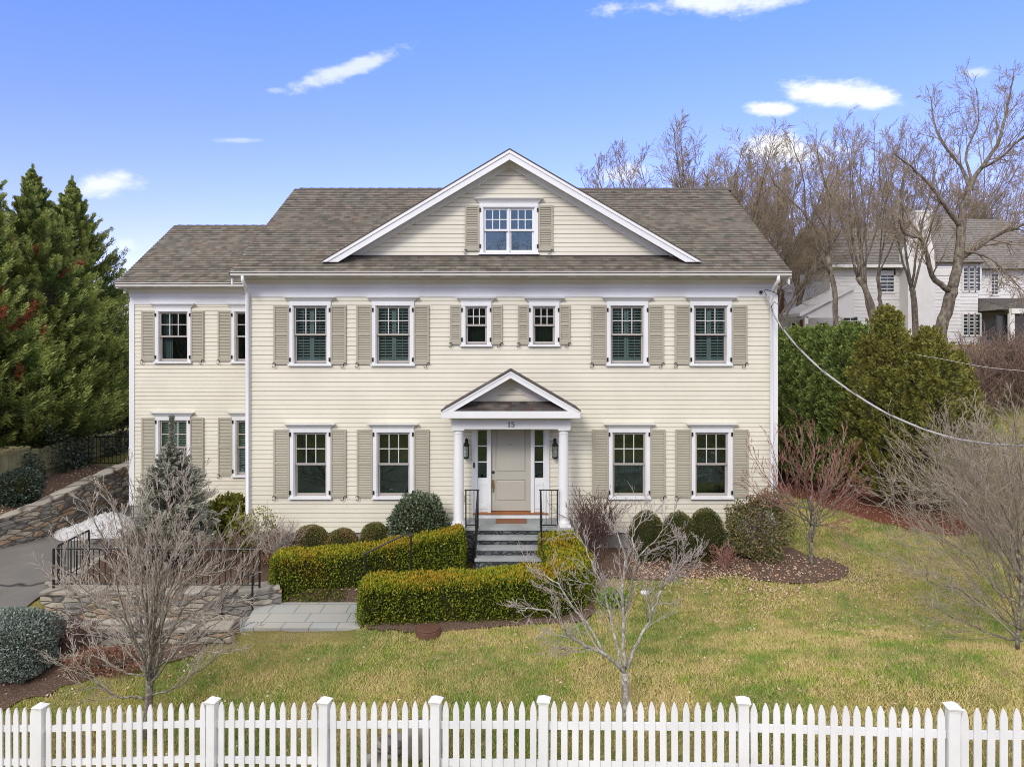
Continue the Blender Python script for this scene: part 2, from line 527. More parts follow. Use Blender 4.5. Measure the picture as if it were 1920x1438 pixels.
m = mat('lawn_soil', (.1, .1, .05), .95, .1); t = NT(m)
n1 = t.noise(.55, 5, .6); n2 = t.noise(3.2, 6, .65); n3 = t.noise(45, 4, .7, t.scaled((1, .6, 1)))
c = t.ramp(n1, [(.38, (.15, .19, .03)), (.5, (.30, .27, .08)), (.60, (.42, .34, .15))])
c = t.mix(t.ramp(n2, [(.4, (0, 0, 0)), (.66, (.7, .7, .7))]), c, (.30, .235, .12))
c = t.mix(t.ramp(n3, [(.4, (0, 0, 0)), (.7, (.8, .8, .8))]), c, (.05, .055, .015))
t.base(c); t.bump(t.noise(60, 5, .7), .8, .03); M['ground'] = m
def grass_mat(name, stops_, tan):
    m = mat(name, (.1, .12, .03), .7, .15); t = NT(m)
    ri = t.geo.outputs['Random Per Island']
    n1 = t.noise(.5, 6, .68); n2 = t.noise(2.0, 6, .7)
    c = t.ramp(n1, stops_)
    c = t.mix(t.ramp(n2, [(.42, (0, 0, 0)), (.64, (.75, .75, .75))]), c, tan)
    c = t.mix(t.ramp(ri, [(0, (0, 0, 0)), (.72, (.08, .08, .08)), (1, (.9, .9, .9))]), c, (.60, .51, .31))
    t.base(c)
    return m
M['grass'] = grass_mat('winter_grass_blades', [(.41, (.17, .31, .03)), (.50, (.37, .43, .07)), (.56, (.62, .54, .20))], (.62, .48, .23))
m = mat('bark_mulch', (.1, .05, .03), .95, .1); t = NT(m)
c = t.ramp(t.noise(38, 6, .75), [(.3, (.05, .033, .025)), (.52, (.17, .115, .085)), (.75, (.38, .27, .20))])
t.base(c); t.bump(t.noise(50, 5, .7), 1, .04); M['mulch'] = m
m = mat('red_mulch', (.2, .07, .04), .95, .1); t = NT(m)
c = t.ramp(t.noise(30, 6, .75), [(.3, (.08, .03, .022)), (.55, (.26, .10, .06)), (.75, (.42, .22, .14))])
t.base(c); t.bump(t.noise(50, 5, .7), 1, .04); M['red_mulch'] = m
m = mat('asphalt', (.06, .06, .06), .85, .25); t = NT(m)
c = t.ramp(t.noise(120, 4, .7), [(.3, (.085, .08, .073)), (.7, (.20, .19, .175))])
c = t.mix(t.ramp(t.noise(.9, 6, .6), [(.35, (0, 0, 0)), (.7, (.8, .8, .8))]), c, (.21, .195, .175))
vo = t.n('ShaderNodeTexVoronoi', feature='DISTANCE_TO_EDGE'); vo.inputs['Scale'].default_value = .42
nn = t.n('ShaderNodeTexNoise'); nn.inputs['Scale'].default_value = 1.4; nn.inputs['Detail'].default_value = 6; t.l(t.pos(), nn.inputs['Vector'])
vm = t.n('ShaderNodeMix', data_type='VECTOR'); vm.inputs[0].default_value = .45; t.l(t.pos(), vm.inputs[4]); t.l(nn.outputs['Color'], vm.inputs[5]); t.l(vm.outputs[1], vo.inputs['Vector'])
c = t.mix(t.ramp(vo.outputs[0], [(.006, (.85, .85, .85)), (.02, (0, 0, 0))]), c, (.02, .02, .02))
t.base(c); t.bump(t.noise(150, 3), .5, .01); M['asphalt'] = m
m = mat('old_snow', (.72, .72, .74), .7, .3); t = NT(m)
t.base(t.ramp(t.noise(14, 6, .7), [(.3, (.45, .42, .40)), (.5, (.72, .71, .72)), (.8, (.85, .86, .9))])); t.bump(t.noise(16, 6, .7), 1, .06); M['snow'] = m

def bark_mat(name, dark, light, scale=30, lichen=None):
    m = mat(name, light, .9, .1); t = NT(m)
    c = t.ramp(t.noise(scale, 5, .65, t.scaled((1, 1, .35))), [(.33, dark), (.62, light)])
    if lichen: c = t.mix(t.ramp(t.noise(scale * .5, 4), [(.52, (0, 0, 0)), (.6, (1, 1, 1))]), c, lichen)
    t.base(c); t.bump(t.noise(scale * 1.5, 4), .6, .01)
    return m
M['dogwood_bark'] = bark_mat('pale_lichened_bark', (.15, .13, .11), (.38, .35, .31), 34, (.46, .47, .40))
M['dogwood_twig'] = island('pale_twig', [(.30, .26, .24), (.46, .41, .38), (.38, .31, .29)], .8)
M['left_bark'] = bark_mat('brown_grey_bark', (.09, .075, .065), (.22, .19, .155), 34, (.30, .30, .22))
M['left_twig'] = island('pinkish_grey_twig', [(.33, .285, .24), (.54, .49, .43), (.42, .36, .31), (.27, .22, .18)], .8)
M['red_twig'] = island('red_twig', [(.30, .09, .09), (.40, .20, .16), (.40, .30, .22), (.27, .08, .085), (.48, .22, .21)], .7)
M['bg_bark'] = bark_mat('grey_brown_bark', (.075, .06, .05), (.22, .175, .14), 12, (.22, .215, .145))
M['bg_twig'] = island('grey_brown_twig', [(.20, .155, .11), (.37, .30, .21), (.28, .225, .155)], .9)
M['straw_twig'] = island('straw_grey_twig', [(.26, .22, .17), (.48, .42, .33), (.36, .30, .24), (.2, .165, .13)], .85)
M['rust_twig'] = island('rusty_twig', [(.19, .12, .095), (.28, .19, .15), (.17, .13, .11)], .9)
M['dark_twig'] = island('dark_brown_twig', [(.10, .055, .05), (.17, .105, .09), (.13, .08, .07)], .85)
M['cypress'] = island('cypress_needles', [(.05, .10, .025), (.15, .235, .06), (.11, .20, .055), (.30, .35, .12)], .5, (.26, .27, .06), .55, .3, .12, .55)
M['cypress_dead'] = island('rust_brown_dead_spray', [(.42, .10, .05), (.32, .10, .06), (.50, .15, .07)], .7)
M['arbor'] = island('arborvitae_scales', [(.07, .10, .02), (.16, .195, .04), (.25, .255, .06), (.37, .33, .10)], .5, (.31, .26, .06), .8, .3, .12, .35)
M['arbor_green'] = island('deep_arborvitae_scales', [(.055, .10, .022), (.14, .215, .045), (.24, .29, .08), (.10, .18, .045)], .5, (.23, .26, .05), .8, .3, .12, .35)
M['spruce'] = island('blue_spruce_needles', [(.16, .19, .16), (.29, .325, .27), (.42, .43, .35), (.22, .26, .225)], .6, (.36, .35, .24), 2, .2)
M['spruce_dwarf'] = island('dwarf_blue_spruce_needles', [(.13, .17, .145), (.25, .30, .26), (.34, .38, .33), (.18, .23, .20)], .6)
def hedge_mat(name, ztop):
    m = mat(name, (.08, .1, .02), .5, .25); t = NT(m)
    ri = t.geo.outputs['Random Per Island']
    c = t.ramp(ri, [(0, (.05, .085, .008)), (.35, (.13, .18, .014)), (.7, (.22, .27, .022)), (1, (.38, .38, .04))])
    f = t.ramp(t.noise(1.1, 4), [(.56, (0, 0, 0)), (.70, (.6, .6, .6))])
    orange = t.ramp(ri, [(0, (.18, .07, .012)), (.5, (.42, .20, .02)), (1, (.55, .30, .04))])
    c = t.mix(f, c, orange)
    t.base(c)
    tr = t.n('ShaderNodeBsdfTranslucent'); t.l(c, tr.inputs[0])
    ms = t.n('ShaderNodeMixShader'); ms.inputs[0].default_value = .2
    t.l(t.b.outputs[0], ms.inputs[1]); t.l(tr.outputs[0], ms.inputs[2]); t.l(ms.outputs[0], t.t.nodes['Material Output'].inputs[0])
    return m
M['hedge'] = hedge_mat('clipped_boxwood_leaves', 0)
M['tips'] = island('golden_new_shoots', [(.34, .38, .025), (.52, .48, .04), (.28, .35, .025), (.58, .42, .04)], .5, (.66, .29, .04), 1.0, .2, .3, .6)
M['box'] = island('boxwood_leaves', [(.06, .085, .02), (.14, .16, .04), (.22, .22, .06), (.09, .12, .03)], .45, (.42, .22, .11), 2.0, .3, .1, .5)
M['box_green'] = island('dark_boxwood_leaves', [(.035, .05, .015), (.075, .10, .024), (.13, .145, .035)], .45, (.22, .14, .05), 3, .3, .1, .4)
M['holly'] = island('holly_leaves', [(.04, .065, .03), (.08, .115, .055), (.19, .22, .14), (.06, .09, .045)], .35, None, 1, .5)
M['rhodo'] = island('yellow_green_leaves', [(.12, .15, .02), (.24, .26, .03), (.33, .32, .05), (.08, .11, .02)], .45, None, 1, .4, .2)
M['russet'] = island('russet_leaves', [(.22, .10, .06), (.34, .19, .12), (.18, .09, .06), (.40, .27, .18)], .7)
M['euonymus'] = island('mottled_leaves', [(.07, .10, .025), (.16, .18, .05), (.36, .22, .14), (.11, .13, .04), (.23, .23, .08)], .45, None, 1, .4)
M['dark_shrub'] = island('dark_blue_green_leaves', [(.02, .04, .025), (.05, .075, .05), (.09, .12, .09)], .4, None, 1, .5)
M['cypress_tip'] = island('cypress_young_tips', [(.26, .33, .07), (.42, .46, .14), (.32, .40, .12)], .5, None, 1, .3, .15)
M['arbor_tip'] = island('arborvitae_young_tips', [(.19, .20, .035), (.30, .27, .065), (.22, .24, .05)], .5, None, 1, .3, .15)
M['arbor_green_tip'] = island('deep_arborvitae_tips', [(.16, .24, .05), (.26, .32, .09), (.20, .29, .07)], .5, None, 1, .3, .15)
M['spruce_tip'] = island('pale_spruce_tips', [(.38, .40, .33), (.50, .49, .39), (.32, .36, .31)], .6)
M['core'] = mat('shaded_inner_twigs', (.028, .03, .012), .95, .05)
M['fallen'] = island('fallen_leaves', [(.48, .30, .19), (.62, .47, .33), (.36, .17, .09), (.68, .58, .46), (.45, .22, .12)], .8)
m = painted('weathered_fence_boards', (.30, .30, .18), .9, .3, .5); M['oldwood'] = m
def brick_mat():
    m = mat('red_brick', (.3, .1, .06), .85); t = NT(m)
    s = t.n('ShaderNodeSeparateXYZ'); t.l(t.pos(), s.inputs[0]); cb = t.n('ShaderNodeCombineXYZ')
    t.l(t.math('ADD', s.outputs[0], s.outputs[1]), cb.inputs[0]); t.l(s.outputs[2], cb.inputs[1])
    b = t.n('ShaderNodeTexBrick'); t.l(cb.outputs[0], b.inputs['Vector']); b.inputs['Scale'].default_value = 4
    b.inputs['Color1'].default_value = (.30, .11, .07, 1); b.inputs['Color2'].default_value = (.22, .08, .055, 1); b.inputs['Mortar'].default_value = (.3, .26, .22, 1)
    t.base(b.outputs[0]); return m
M['brick'] = brick_mat()
M['nb_white'] = painted('neighbour_white_paint', (.74, .72, .69), .6, .05)
M['nb_roof'] = shingle_mat('neighbour_shingle', math.atan(.7), [(.20, .19, .175), (.29, .265, .235), (.24, .225, .21), (.28, .255, .225)])
M['dark_glass'] = mat('dark_window_glass', (.03, .04, .045), .08, .6)
M['mat'] = island('coir_mat', [(.20, .085, .05), (.26, .13, .08)], .95)
# ------------------------------------------------------------------ the cream house
D0, DW, DG = 16.64, 19.46, 16.86           # front wall, wing wall, gable wall
house = thing('clapboard_house', (0, D0, 0), 'two storey cream clapboard house with taupe shutters, brown shingle roof and columned portico', 'house')
XL, XR = -6.22, 6.20
YB = 25.3
EAVE_Z, EAVE_Y = 6.39, 16.10
RIDGE_Y = 20.96
RIDGE_Z = EAVE_Z + .617 * (RIDGE_Y - EAVE_Y)
EXPO = .1058

def siding(b, x0, x1, z0, z1, y, holes, xl=None, xr=None, flip=None, phase=0.0):
    """lapped boards on a wall facing -Y; flip maps (u, y, z) to another wall; holes are (x0,x1,z0,z1)"""
    mp_ = flip or (lambda u, yy, z: (u, yy, z))
    cuts = sorted({h[2] for h in holes} | {h[3] for h in holes})
    z = z0
    while z < z1 - 1e-4:
        zt = min(z + EXPO, z1)
        brk = [z] + [c for c in cuts if z < c < zt] + [zt]
        for a, c in zip(brk, brk[1:]):
            ya = y - .016 + .013 * (a - z) / EXPO; yc = y - .016 + .013 * (c - z) / EXPO
            iv = [(x0, x1)]
            mid = (a + c) / 2
            for h in holes:
                if h[2] <= mid <= h[3]:
                    nv = []
                    for p, q in iv:
                        if h[1] <= p or h[0] >= q: nv.append((p, q)); continue
                        if h[0] > p: nv.append((p, h[0]))
                        if h[1] < q: nv.append((h[1], q))
                    iv = nv
            for p, q in iv:
                pa, qa, pc, qc = p, q, p, q
                if xl:
                    pa, pc = max(p, xl(a)), max(p, xl(c)); qa, qc = min(q, xr(a)), min(q, xr(c))
                    if qa - pa < .01: continue
                    if qc < pc: pc = qc = (pc + qc) / 2
                if c == zt and c - a > .03:       # the shadow gap where the next board laps over
                    g0 = c - .0075; yg = yc + .022; sx = 0 if not xl else (g0 - a) / (c - a)
                    pg, qg = (p, q) if not xl else (pa + (pc - pa) * sx, qa + (qc - qa) * sx)
                    b.poly([mp_(pa, ya, a), mp_(qa, ya, a), mp_(qg, yc, g0), mp_(pg, yc, g0)])
                    b.poly([mp_(pg, yc, g0), mp_(qg, yc, g0), mp_(qg, yg, g0), mp_(pg, yg, g0)])
                    b.poly([mp_(pg, yg, g0), mp_(qg, yg, g0), mp_(qc, yg, c + .002), mp_(pc, yg, c + .002)])
                else: b.poly([mp_(pa, ya, a), mp_(qa, ya, a), mp_(qc, yc, c), mp_(pc, yc, c)])
                if a == z: b.poly([mp_(pa, y + .02, a), mp_(qa, y + .02, a), mp_(qa, ya, a), mp_(pa, ya, a)])
        z = zt
    return b

def courses(b, ang, L0, L1, R0, R1, row=.1425, th=.018, jag=0):
    """overlapping shingle courses between a left edge (L0 bottom, L1 top) and a right edge"""
    L0, L1, R0, R1 = map(Vector, (L0, L1, R0, R1))
    up = Vector((0, math.cos(ang), math.sin(ang))); n = Vector((0, -math.sin(ang), math.cos(ang)))
    v0, v1 = L0.dot(up), L1.dot(up)
    bs = [v0] + [k * row for k in range(math.ceil(v0 / row + 1e-6), math.floor(v1 / row) + 1)] + [v1]
    for a, c in zip(bs, bs[1:]):
        if c - a < .005: continue
        ta, tcc = (a - v0) / (v1 - v0), (c - v0) / (v1 - v0)
        la, ra, lc, rc = L0.lerp(L1, ta), R0.lerp(R1, ta), L0.lerp(L1, tcc), R0.lerp(R1, tcc)
        b.poly([la + n * th, ra + n * th, rc + n * .001, lc + n * .001])
        b.poly([la - n * .004, ra - n * .004, ra + n * th, la + n * th])

wins = []   # holes for the siding
def hole(px0, px1, py0, py1, D, s):
    return (PX(px0, D) + .055, PX(px1, D) - .055, PZ(py1, D) + .05, PZ(py0, D) - .055)

def scroll(b, x, z, y, sgn):
    """S-shaped shutter dog"""
    pts = []
    for i in range(9):
        a = R(200 - 28 * i); pts.append((x + sgn * (.035 * math.cos(a) + .035), y, z + .03 + .022 * math.sin(a)))
    pts2 = [(x - sgn * (q[0] - x), y, z - (q[2] - z)) for q in pts]
    b.tube(list(reversed(pts2)) + pts, .0075, 5)

def shutter(x0, x1, z0, z1, y, hinge_side, dog=True):
    b = MB()
    yf, yb = y - .055, y - .022
    st, rl = .042, .075
    b.box(x0, x0 + st, yf, yb, z0, z1); b.box(x1 - st, x1, yf, yb, z0, z1)
    zm = z0 + (z1 - z0) * .5
    rails = [(z0, z0 + rl * 1.25), (zm - rl * .33, zm + rl * .33), (z1 - rl * .75, z1)]
    for a, c in rails: b.box(x0 + st, x1 - st, yf + .002, yb - .002, a, c)
    for a, c in ((rails[0][1], rails[1][0]), (rails[1][1], rails[2][0])):
        k = max(3, round((c - a) / .040)); h = (c - a) / k
        for i in range(k):
            z = a + i * h
            b.pyz([(yf + .004, z + .001), (yf + .010, z - .003), (yb - .006, z + h * .74), (yb - .012, z + h * .80)], x0 + st, x1 - st)
    b.box(x0 + st, x1 - st, yb - .003, yb - .001, z0 + .01, z1 - .01)
    o = b.build('shutter', M['shutter'], house)
    hx = x1 if hinge_side > 0 else x0
    for zz in (z0 + .11, z1 - .11):
        h = MB().box(hx - .018 + .018 * hinge_side, hx + .018 + .018 * hinge_side, y - .075, y - .05, zz - .045, zz + .045)
        h.build('hinge', M['iron'], o)
    if dog:
        d = MB(); ex = x0 if hinge_side > 0 else x1
        scroll(d, ex + .03 * hinge_side + .02 * hinge_side, z0 - .02, y - .062, -hinge_side)
        d.build('shutter_dog', M['iron'], o)
    return o

def sash_unit(b, mb, gl, x0, x1, z0, z1, y, lites, fr=.045, mun=.02):
    """one sash: frame in b, bars in mb, pane in gl"""
    b.box(x0, x0 + fr, y, y + .04, z0, z1); b.box(x1 - fr, x1, y, y + .04, z0, z1)
    b.box(x0 + fr, x1 - fr, y + .001, y + .04, z0, z0 + fr * 1.15); b.box(x0 + fr, x1 - fr, y + .001, y + .04, z1 - fr, z1)
    ix0, ix1, iz0, iz1 = x0 + fr, x1 - fr, z0 + fr * 1.15, z1 - fr
    gl.box(ix0, ix1, y + .02, y + .024, iz0, iz1)
    nx, nz_ = lites
    for i in range(1, nx):
        x = ix0 + (ix1 - ix0) * i / nx; mb.box(x - mun / 2, x + mun / 2, y + .006, y + .018, iz0, iz1)
    for i in range(1, nz_):
        z = iz0 + (iz1 - iz0) * i / nz_; mb.box(ix0, ix1, y + .004, y + .016, z - mun / 2, z + mun / 2)

def window(px0, px1, py0, py1, D, inner=None, cornice=True, cap_px=8, double=False, white_sash=False, trim_to_frieze=False, head=None):
    x0, x1, z0, z1 = PX(px0, D), PX(px1, D), PZ(py1, D), PZ(py0, D)
    cw = .082
    f = MB(); yf = D - .05
    f.box(x0, x0 + cw, yf, D + .02, z0 + .05, z1 - .1); f.box(x1 - cw, x1, yf, D + .02, z0 + .05, z1 - .1)
    f.box(x0 - .004, x1 + .004, yf - .004, D + .02, z1 - .1, z1)
    # inner stop bead
    f.box(x0 + cw, x0 + cw + .018, D - .02, D + .16, z0 + .05, z1 - .1); f.box(x1 - cw - .018, x1 - cw, D - .02, D + .16, z0 + .05, z1 - .1)
    f.box(x0 + cw + .018, x1 - cw - .018, D - .02, D + .16, z1 - .118, z1 - .1)
    w = f.build('window', M['white'], house)
    MB().pyz([(D - .085, z0), (D - .085, z0 + .045), (D + .16, z0 + .068), (D + .16, z0)], x0 - .025, x1 + .025).build('sill', M['white'], w)
    if cornice:
        h = cap_px / F * D; c = MB(); e = .095
        prof = [(0, 0), (.03, .1), (.045, .35), (.085, .7), (.11, .78), (.12, 1)]
        for (a0, h0), (a1, h1) in zip(prof, prof[1:]):
            # straight run with returns, flaring upwards
            q = lambda a, hh: [(x0 - a, D - .03 - a, z1 + hh * h), (x1 + a, D - .03 - a, z1 + hh * h), (x1 + a, D + .01, z1 + hh * h), (x0 - a, D + .01, z1 + hh * h)]
            c.prism(q(a0, h0), q(a1, h1))
        c.build('cornice', M['white'], w)
    ox0, ox1, oz0, oz1 = x0 + cw + .018, x1 - cw - .018, z0 + .068, z1 - .118
    sm_ = M['white'] if white_sash else M['sash']
    cols = [(ox0, ox1)] if not double else [(ox0, (ox0 + ox1) / 2 - .012), ((ox0 + ox1) / 2 + .012, ox1)]
    if double: MB().box((ox0 + ox1) / 2 - .012, (ox0 + ox1) / 2 + .012, D - .01, D + .16, oz0, oz1).build('mullion', M['white'], w)
    zm = (oz0 + oz1) / 2
    for a, c in cols:
        b, mu, g = MB(), MB(), MB()
        sash_unit(b, mu, g, a, c, zm - .02, oz1, D + .02, (3, 2), .04)
        sash_unit(b, mu, g, a, c, oz0, zm + .02, D + .065, (1, 1), .045)
        b.build('sash', sm_, w); mu.build('glazing_bars', M['muntin'] if not white_sash else M['white'], w); g.build('pane', M['glass'], w)
    if inner == 'louvres':
        b = MB(); y = D + .125
        mx = (ox0 + ox1) / 2
        for a, c in ((ox0, mx - .004), (mx + .004, ox1)):
            s = .045
            for p, q in ((a, a + s), (c - s, c)): b.box(p, q, y, y + .03, oz0, oz1)
            for p, q in ((oz0, oz0 + .1), (zm - .035, zm + .035), (oz1 - .08, oz1)): b.box(a + s, c - s, y + .001, y + .029, p, q)
            for p, q in ((oz0 + .1, zm - .035), (zm + .035, oz1 - .08)):
                k = round((q - p) / .07)
                for i in range(k):
                    z = p + (i + .5) * (q - p) / k
                    b.pyz([(y - .012, z - .011), (y - .010, z - .018), (y + .042, z + .011), (y + .040, z + .018)], a + s, c - s)
                b.box((a + c) / 2 - .005, (a + c) / 2 + .005, y - .02, y - .013, p, q)
        b.build('interior_louvres', M['green_louvre'], w)
    elif inner in ('curtain', 'lace'):
        b = MB(); y = D + .2
        spans = [(ox0, ox0 + (ox1 - ox0) * .36)] if inner == 'curtain' else [(ox0, ox1)]
        for a, c in spans:
            n = 16
            p = [(a + (c - a) * i / n, y + .015 * math.sin(i * 1.9)) for i in range(n + 1)]
            for (xa, ya), (xb, yb_) in zip(p, p[1:]): b.poly([(xa, ya, oz0), (xb, yb_, oz0), (xb, yb_, oz1), (xa, ya, oz1)])
        b.build('curtain', M['curtain'] if inner == 'curtain' else M['dark_curtain'], w)
    MB().box(ox0 - .02, ox1 + .02, D + .75, D + .76, oz0 - .3, oz1 + .3).box(ox0 - .03, ox0 - .02, D + .16, D + .75, oz0 - .3, oz1 + .3).box(ox1 + .02, ox1 + .03, D + .16, D + .75, oz0 - .3, oz1 + .3)\
        .box(ox0 - .03, ox1 + .03, D + .16, D + .76, oz0 - .31, oz0 - .3).box(ox0 - .03, ox1 + .03, D + .16, D + .76, oz1 + .3, oz1 + .31).build('room_interior', M['room'], w)
    return (x0 + .05, x1 - .05, z0 + .03, z1 - .06)

def sh(pxa, pxb, pya, pyb, D, side, dog=True):
    shutter(PX(pxa, D), PX(pxb, D), PZ(pyb, D), PZ(pya, D), D, side, dog)

hm = []
for (a, b_, s1, s2) in ((543.3, 620.8, (514, 543.5), (620.5, 649.5)), (698, 776.5, (669, 698.3), (776, 805)),
                        (1137.5, 1214.5, (1108, 1137.3), (1214.8, 1244)), (1293.5, 1370.5, (1264.5, 1293.3), (1370.8, 1400))):
    hm.append(window(a, b_, 565, 686, D0, 'louvres', cap_px=7.5)); sh(*s1, 572.5, 683, D0, 1); sh(*s2, 572.5, 683, D0, -1)
for (a, b_, s1, s2) in ((865.3, 921, (844, 865), (921.3, 942)), (992, 1048.3, (971, 991.8), (1048.5, 1069))):
    hm.append(window(a, b_, 566, 650, D0, 'lace', cap_px=8)); sh(*s1, 572.5, 645.5, D0, 1); sh(*s2, 572.5, 645.5, D0, -1)
for i, (a, b_, s1, s2) in enumerate(((544.5, 620.5, (514, 543.8), (620.5, 649.5)), (700, 776, (670, 699.6), (776.2, 805)),
                        (1141, 1218, (1110, 1140.6), (1218, 1247)), (1296, 1372.5, (1266, 1295.6), (1372.5, 1402)))):
    hm.append(window(a, b_, 802, 935, D0)); sh(*s1, 805, 931.5, D0, 1); sh(*s2, 805, 931.5, D0, -1)
# front door opening
hm.append((PX(886, D0), PX(1028, D0), .75, 3.02))
hw = []
hw.append(window(292, 358.7, 577.4, 681, DW, 'curtain')); sh(266.8, 292, 583, 677, DW, 1); sh(358.7, 383, 583, 677, DW, -1)
hw.append(window(435, 502, 577.4, 681, DW)); sh(409.6, 434.8, 583, 677, DW, 1)
hw.append(window(293, 357.5, 780.6, 894, DW, 'louvres')); sh(267, 292.6, 783, 890.5, DW, 1); sh(357.5, 383, 783, 890.5, DW, -1)
hw.append(window(437, 502, 780.6, 894, DW, 'louvres')); sh(410, 436.6, 783, 890.5, DW, 1)
hg = [window(899.4, 1009, 381.2, 478, DG, None, cap_px=8.5, double=True, white_sash=True)]
sh(872, 899, 386, 471, DG, 1); sh(1009.4, 1036.5, 386, 471, DG, -1)

# walls
b = siding(MB(), XL, XR, .41, 6.25, D0, hm)
fz = lambda s: (lambda u, yy, z: (s * (yy - D0) * -1 + (XR if s > 0 else XL), u, z))
sl = .617
for s in (1, -1):       # side walls with their gable triangles
    x = XR if s > 0 else XL
    mp_ = lambda u, yy, z, x=x, s=s: (x - s * (yy - D0), u if s > 0 else u, z)
    siding(b, D0, YB, .41, RIDGE_Z - .12, D0, [], xl=lambda z: max(D0, RIDGE_Y - (RIDGE_Z - .1 - z) / sl), xr=lambda z: min(YB, RIDGE_Y + (RIDGE_Z - .1 - z) / sl), flip=mp_)
siding(b, XL, XR, .41, 6.25, D0, [], flip=lambda u, yy, z: (u, YB - (yy - D0), z))
b.build('wall', M['siding'], house)
XW = -10.46; YWB = 25.12
b = siding(MB(), XW, XL - .01, PZ(944.7, DW), 6.25, DW, hw)
WR_Y, WR_Z = 22.3, 8.53
siding(b, DW, YWB, .41, WR_Z - .1, DW, [], xl=lambda z: max(DW, WR_Y - (WR_Z - .1 - z) / .66), xr=lambda z: min(YWB, WR_Y + (WR_Z - .1 - z) / .66), flip=lambda u, yy, z: (XW + (yy - DW), u, z))
b.build('wall', M['siding'], house)
o = MB().box(XL + .03, XR - .03, D0 + .03, YB - .03, -.6, .41).box(XW + .03, XL, DW + .03, YWB - .03, -.6, .425).build('foundation', M['concrete'], house)
MB().box(XL - .01, XR + .01, D0 - .03, D0 + .02, .375, .405).box(XW - .01, XL, DW - .03, DW + .02, .39, .42).build('water_table', M['white'], house)
# corner boards
for x0, x1, y in ((XR - .105, XR + .02, D0), (XL - .02, XL + .1, D0), (XW - .02, XW + .12, DW)):
    MB().box(x0, x1, y - .035, y + .1, .40, 5.93).build('corner_board', M['white'], house)
# frieze, crown and soffit
def eave(x0, x1, yw, ye, zs):
    MB().box(x0, x1, yw - .032, yw + .02, PZ(557, D0), PZ(540, D0)).box(x0 - .01, x1 + .01, yw - .055, yw + .02, PZ(540, D0), zs - .02).build('frieze_board', M['white'], house)
    MB().pyz([(yw - .05, zs - .13), (yw - .07, zs - .12), (yw - .1, zs - .06), (yw - .17, zs - .03), (yw - .17, zs), (yw - .05, zs)], x0 - .01, x1 + .01).build('crown_moulding', M['soffit'], house)
    MB().box(x0 - .18, x1 + .18, ye + .02, yw + .1, zs, zs + .02).build('soffit', M['soffit'], house)
    MB().box(x0 - .19, x1 + .19, ye, ye + .025, zs - .01, zs + .15).build('fascia', M['white'], house)
ZS = 6.30
eave(XL, XR, D0, EAVE_Y + .12, ZS)
eave(XW, XL - .02, DW, 18.96 + .12, ZS)
def gutter(x0, x1, y, z):
    prof = [(y + .10, z), (y + .10, z - .1), (y + .03, z - .115), (y, z - .085), (y - .012, z - .045), (y - .005, z - .02), (y - .02, z - .012), (y - .02, z + .004), (y - .008, z + .004)]
    b = MB().pyz(prof, x0, x1); b.build('gutter', M['gutter'], house)
gutter(PX(432, EAVE_Y), PX(1484, EAVE_Y), EAVE_Y - .01, 6.425)
gutter(PX(216, 18.96), XL - .03, 18.96 - .01, 6.425)
def spout(pts, r=.04):
    MB().tube(pts, r, 8).build('downspout', M['white'], house, smooth=True)
spout([(-6.12, EAVE_Y + .02, 6.33), (-6.12, EAVE_Y + .03, 6.22), (-6.10, EAVE_Y + .16, 6.12), (-6.165, D0 - .16, 6.05), (-6.165, D0 - .085, 5.93), (-6.165, D0 - .085, .05), (-6.165, D0 - .3, -.05)])
spout([(6.05, EAVE_Y + .02, 6.33), (6.05, EAVE_Y + .03, 6.22), (6.04, EAVE_Y + .2, 6.12), (6.05, D0 - .16, 6.0), (6.05, D0 - .085, 5.9), (6.05, D0 - .085, .2), (6.15, D0 - .3, .1)])

# roofs
X0, X1 = PX(430, EAVE_Y), PX(1484, EAVE_Y)
b = MB()
courses(b, PITCH, (X0, EAVE_Y - .03, EAVE_Z), (X0, RIDGE_Y, RIDGE_Z), (X1, EAVE_Y - .03, EAVE_Z), (X1, RIDGE_Y, RIDGE_Z))
yb_ = RIDGE_Y * 2 - EAVE_Y
b.prism([(X0, EAVE_Y, EAVE_Z - .006), (X0, RIDGE_Y, RIDGE_Z - .006), (X0, yb_, EAVE_Z - .006), (X0, yb_, EAVE_Z - .09), (X0, RIDGE_Y, RIDGE_Z - .09), (X0, EAVE_Y, EAVE_Z - .09)],
        [(X1, EAVE_Y, EAVE_Z - .006), (X1, RIDGE_Y, RIDGE_Z - .006), (X1, yb_, EAVE_Z - .006), (X1, yb_, EAVE_Z - .09), (X1, RIDGE_Y, RIDGE_Z - .09), (X1, EAVE_Y, EAVE_Z - .09)])
roof = b.build('roof', M['shingle'], house)
b = MB()
x = X0 + .15
while x < X1 - .1:
    for s in (-1, 1):
        b.poly([(x, RIDGE_Y + s * .13, RIDGE_Z - .13 * .617 + .02), (x + .3, RIDGE_Y + s * .13, RIDGE_Z - .13 * .617 + .012), (x + .3, RIDGE_Y, RIDGE_Z + .022), (x, RIDGE_Y, RIDGE_Z + .035)])
    b.poly([(x, RIDGE_Y - .13, RIDGE_Z - .1), (x, RIDGE_Y + .13, RIDGE_Z - .1), (x, RIDGE_Y, RIDGE_Z + .035)])
    x += .14 if False else .29
b.build('ridge_cap', M['ridge'], roof)
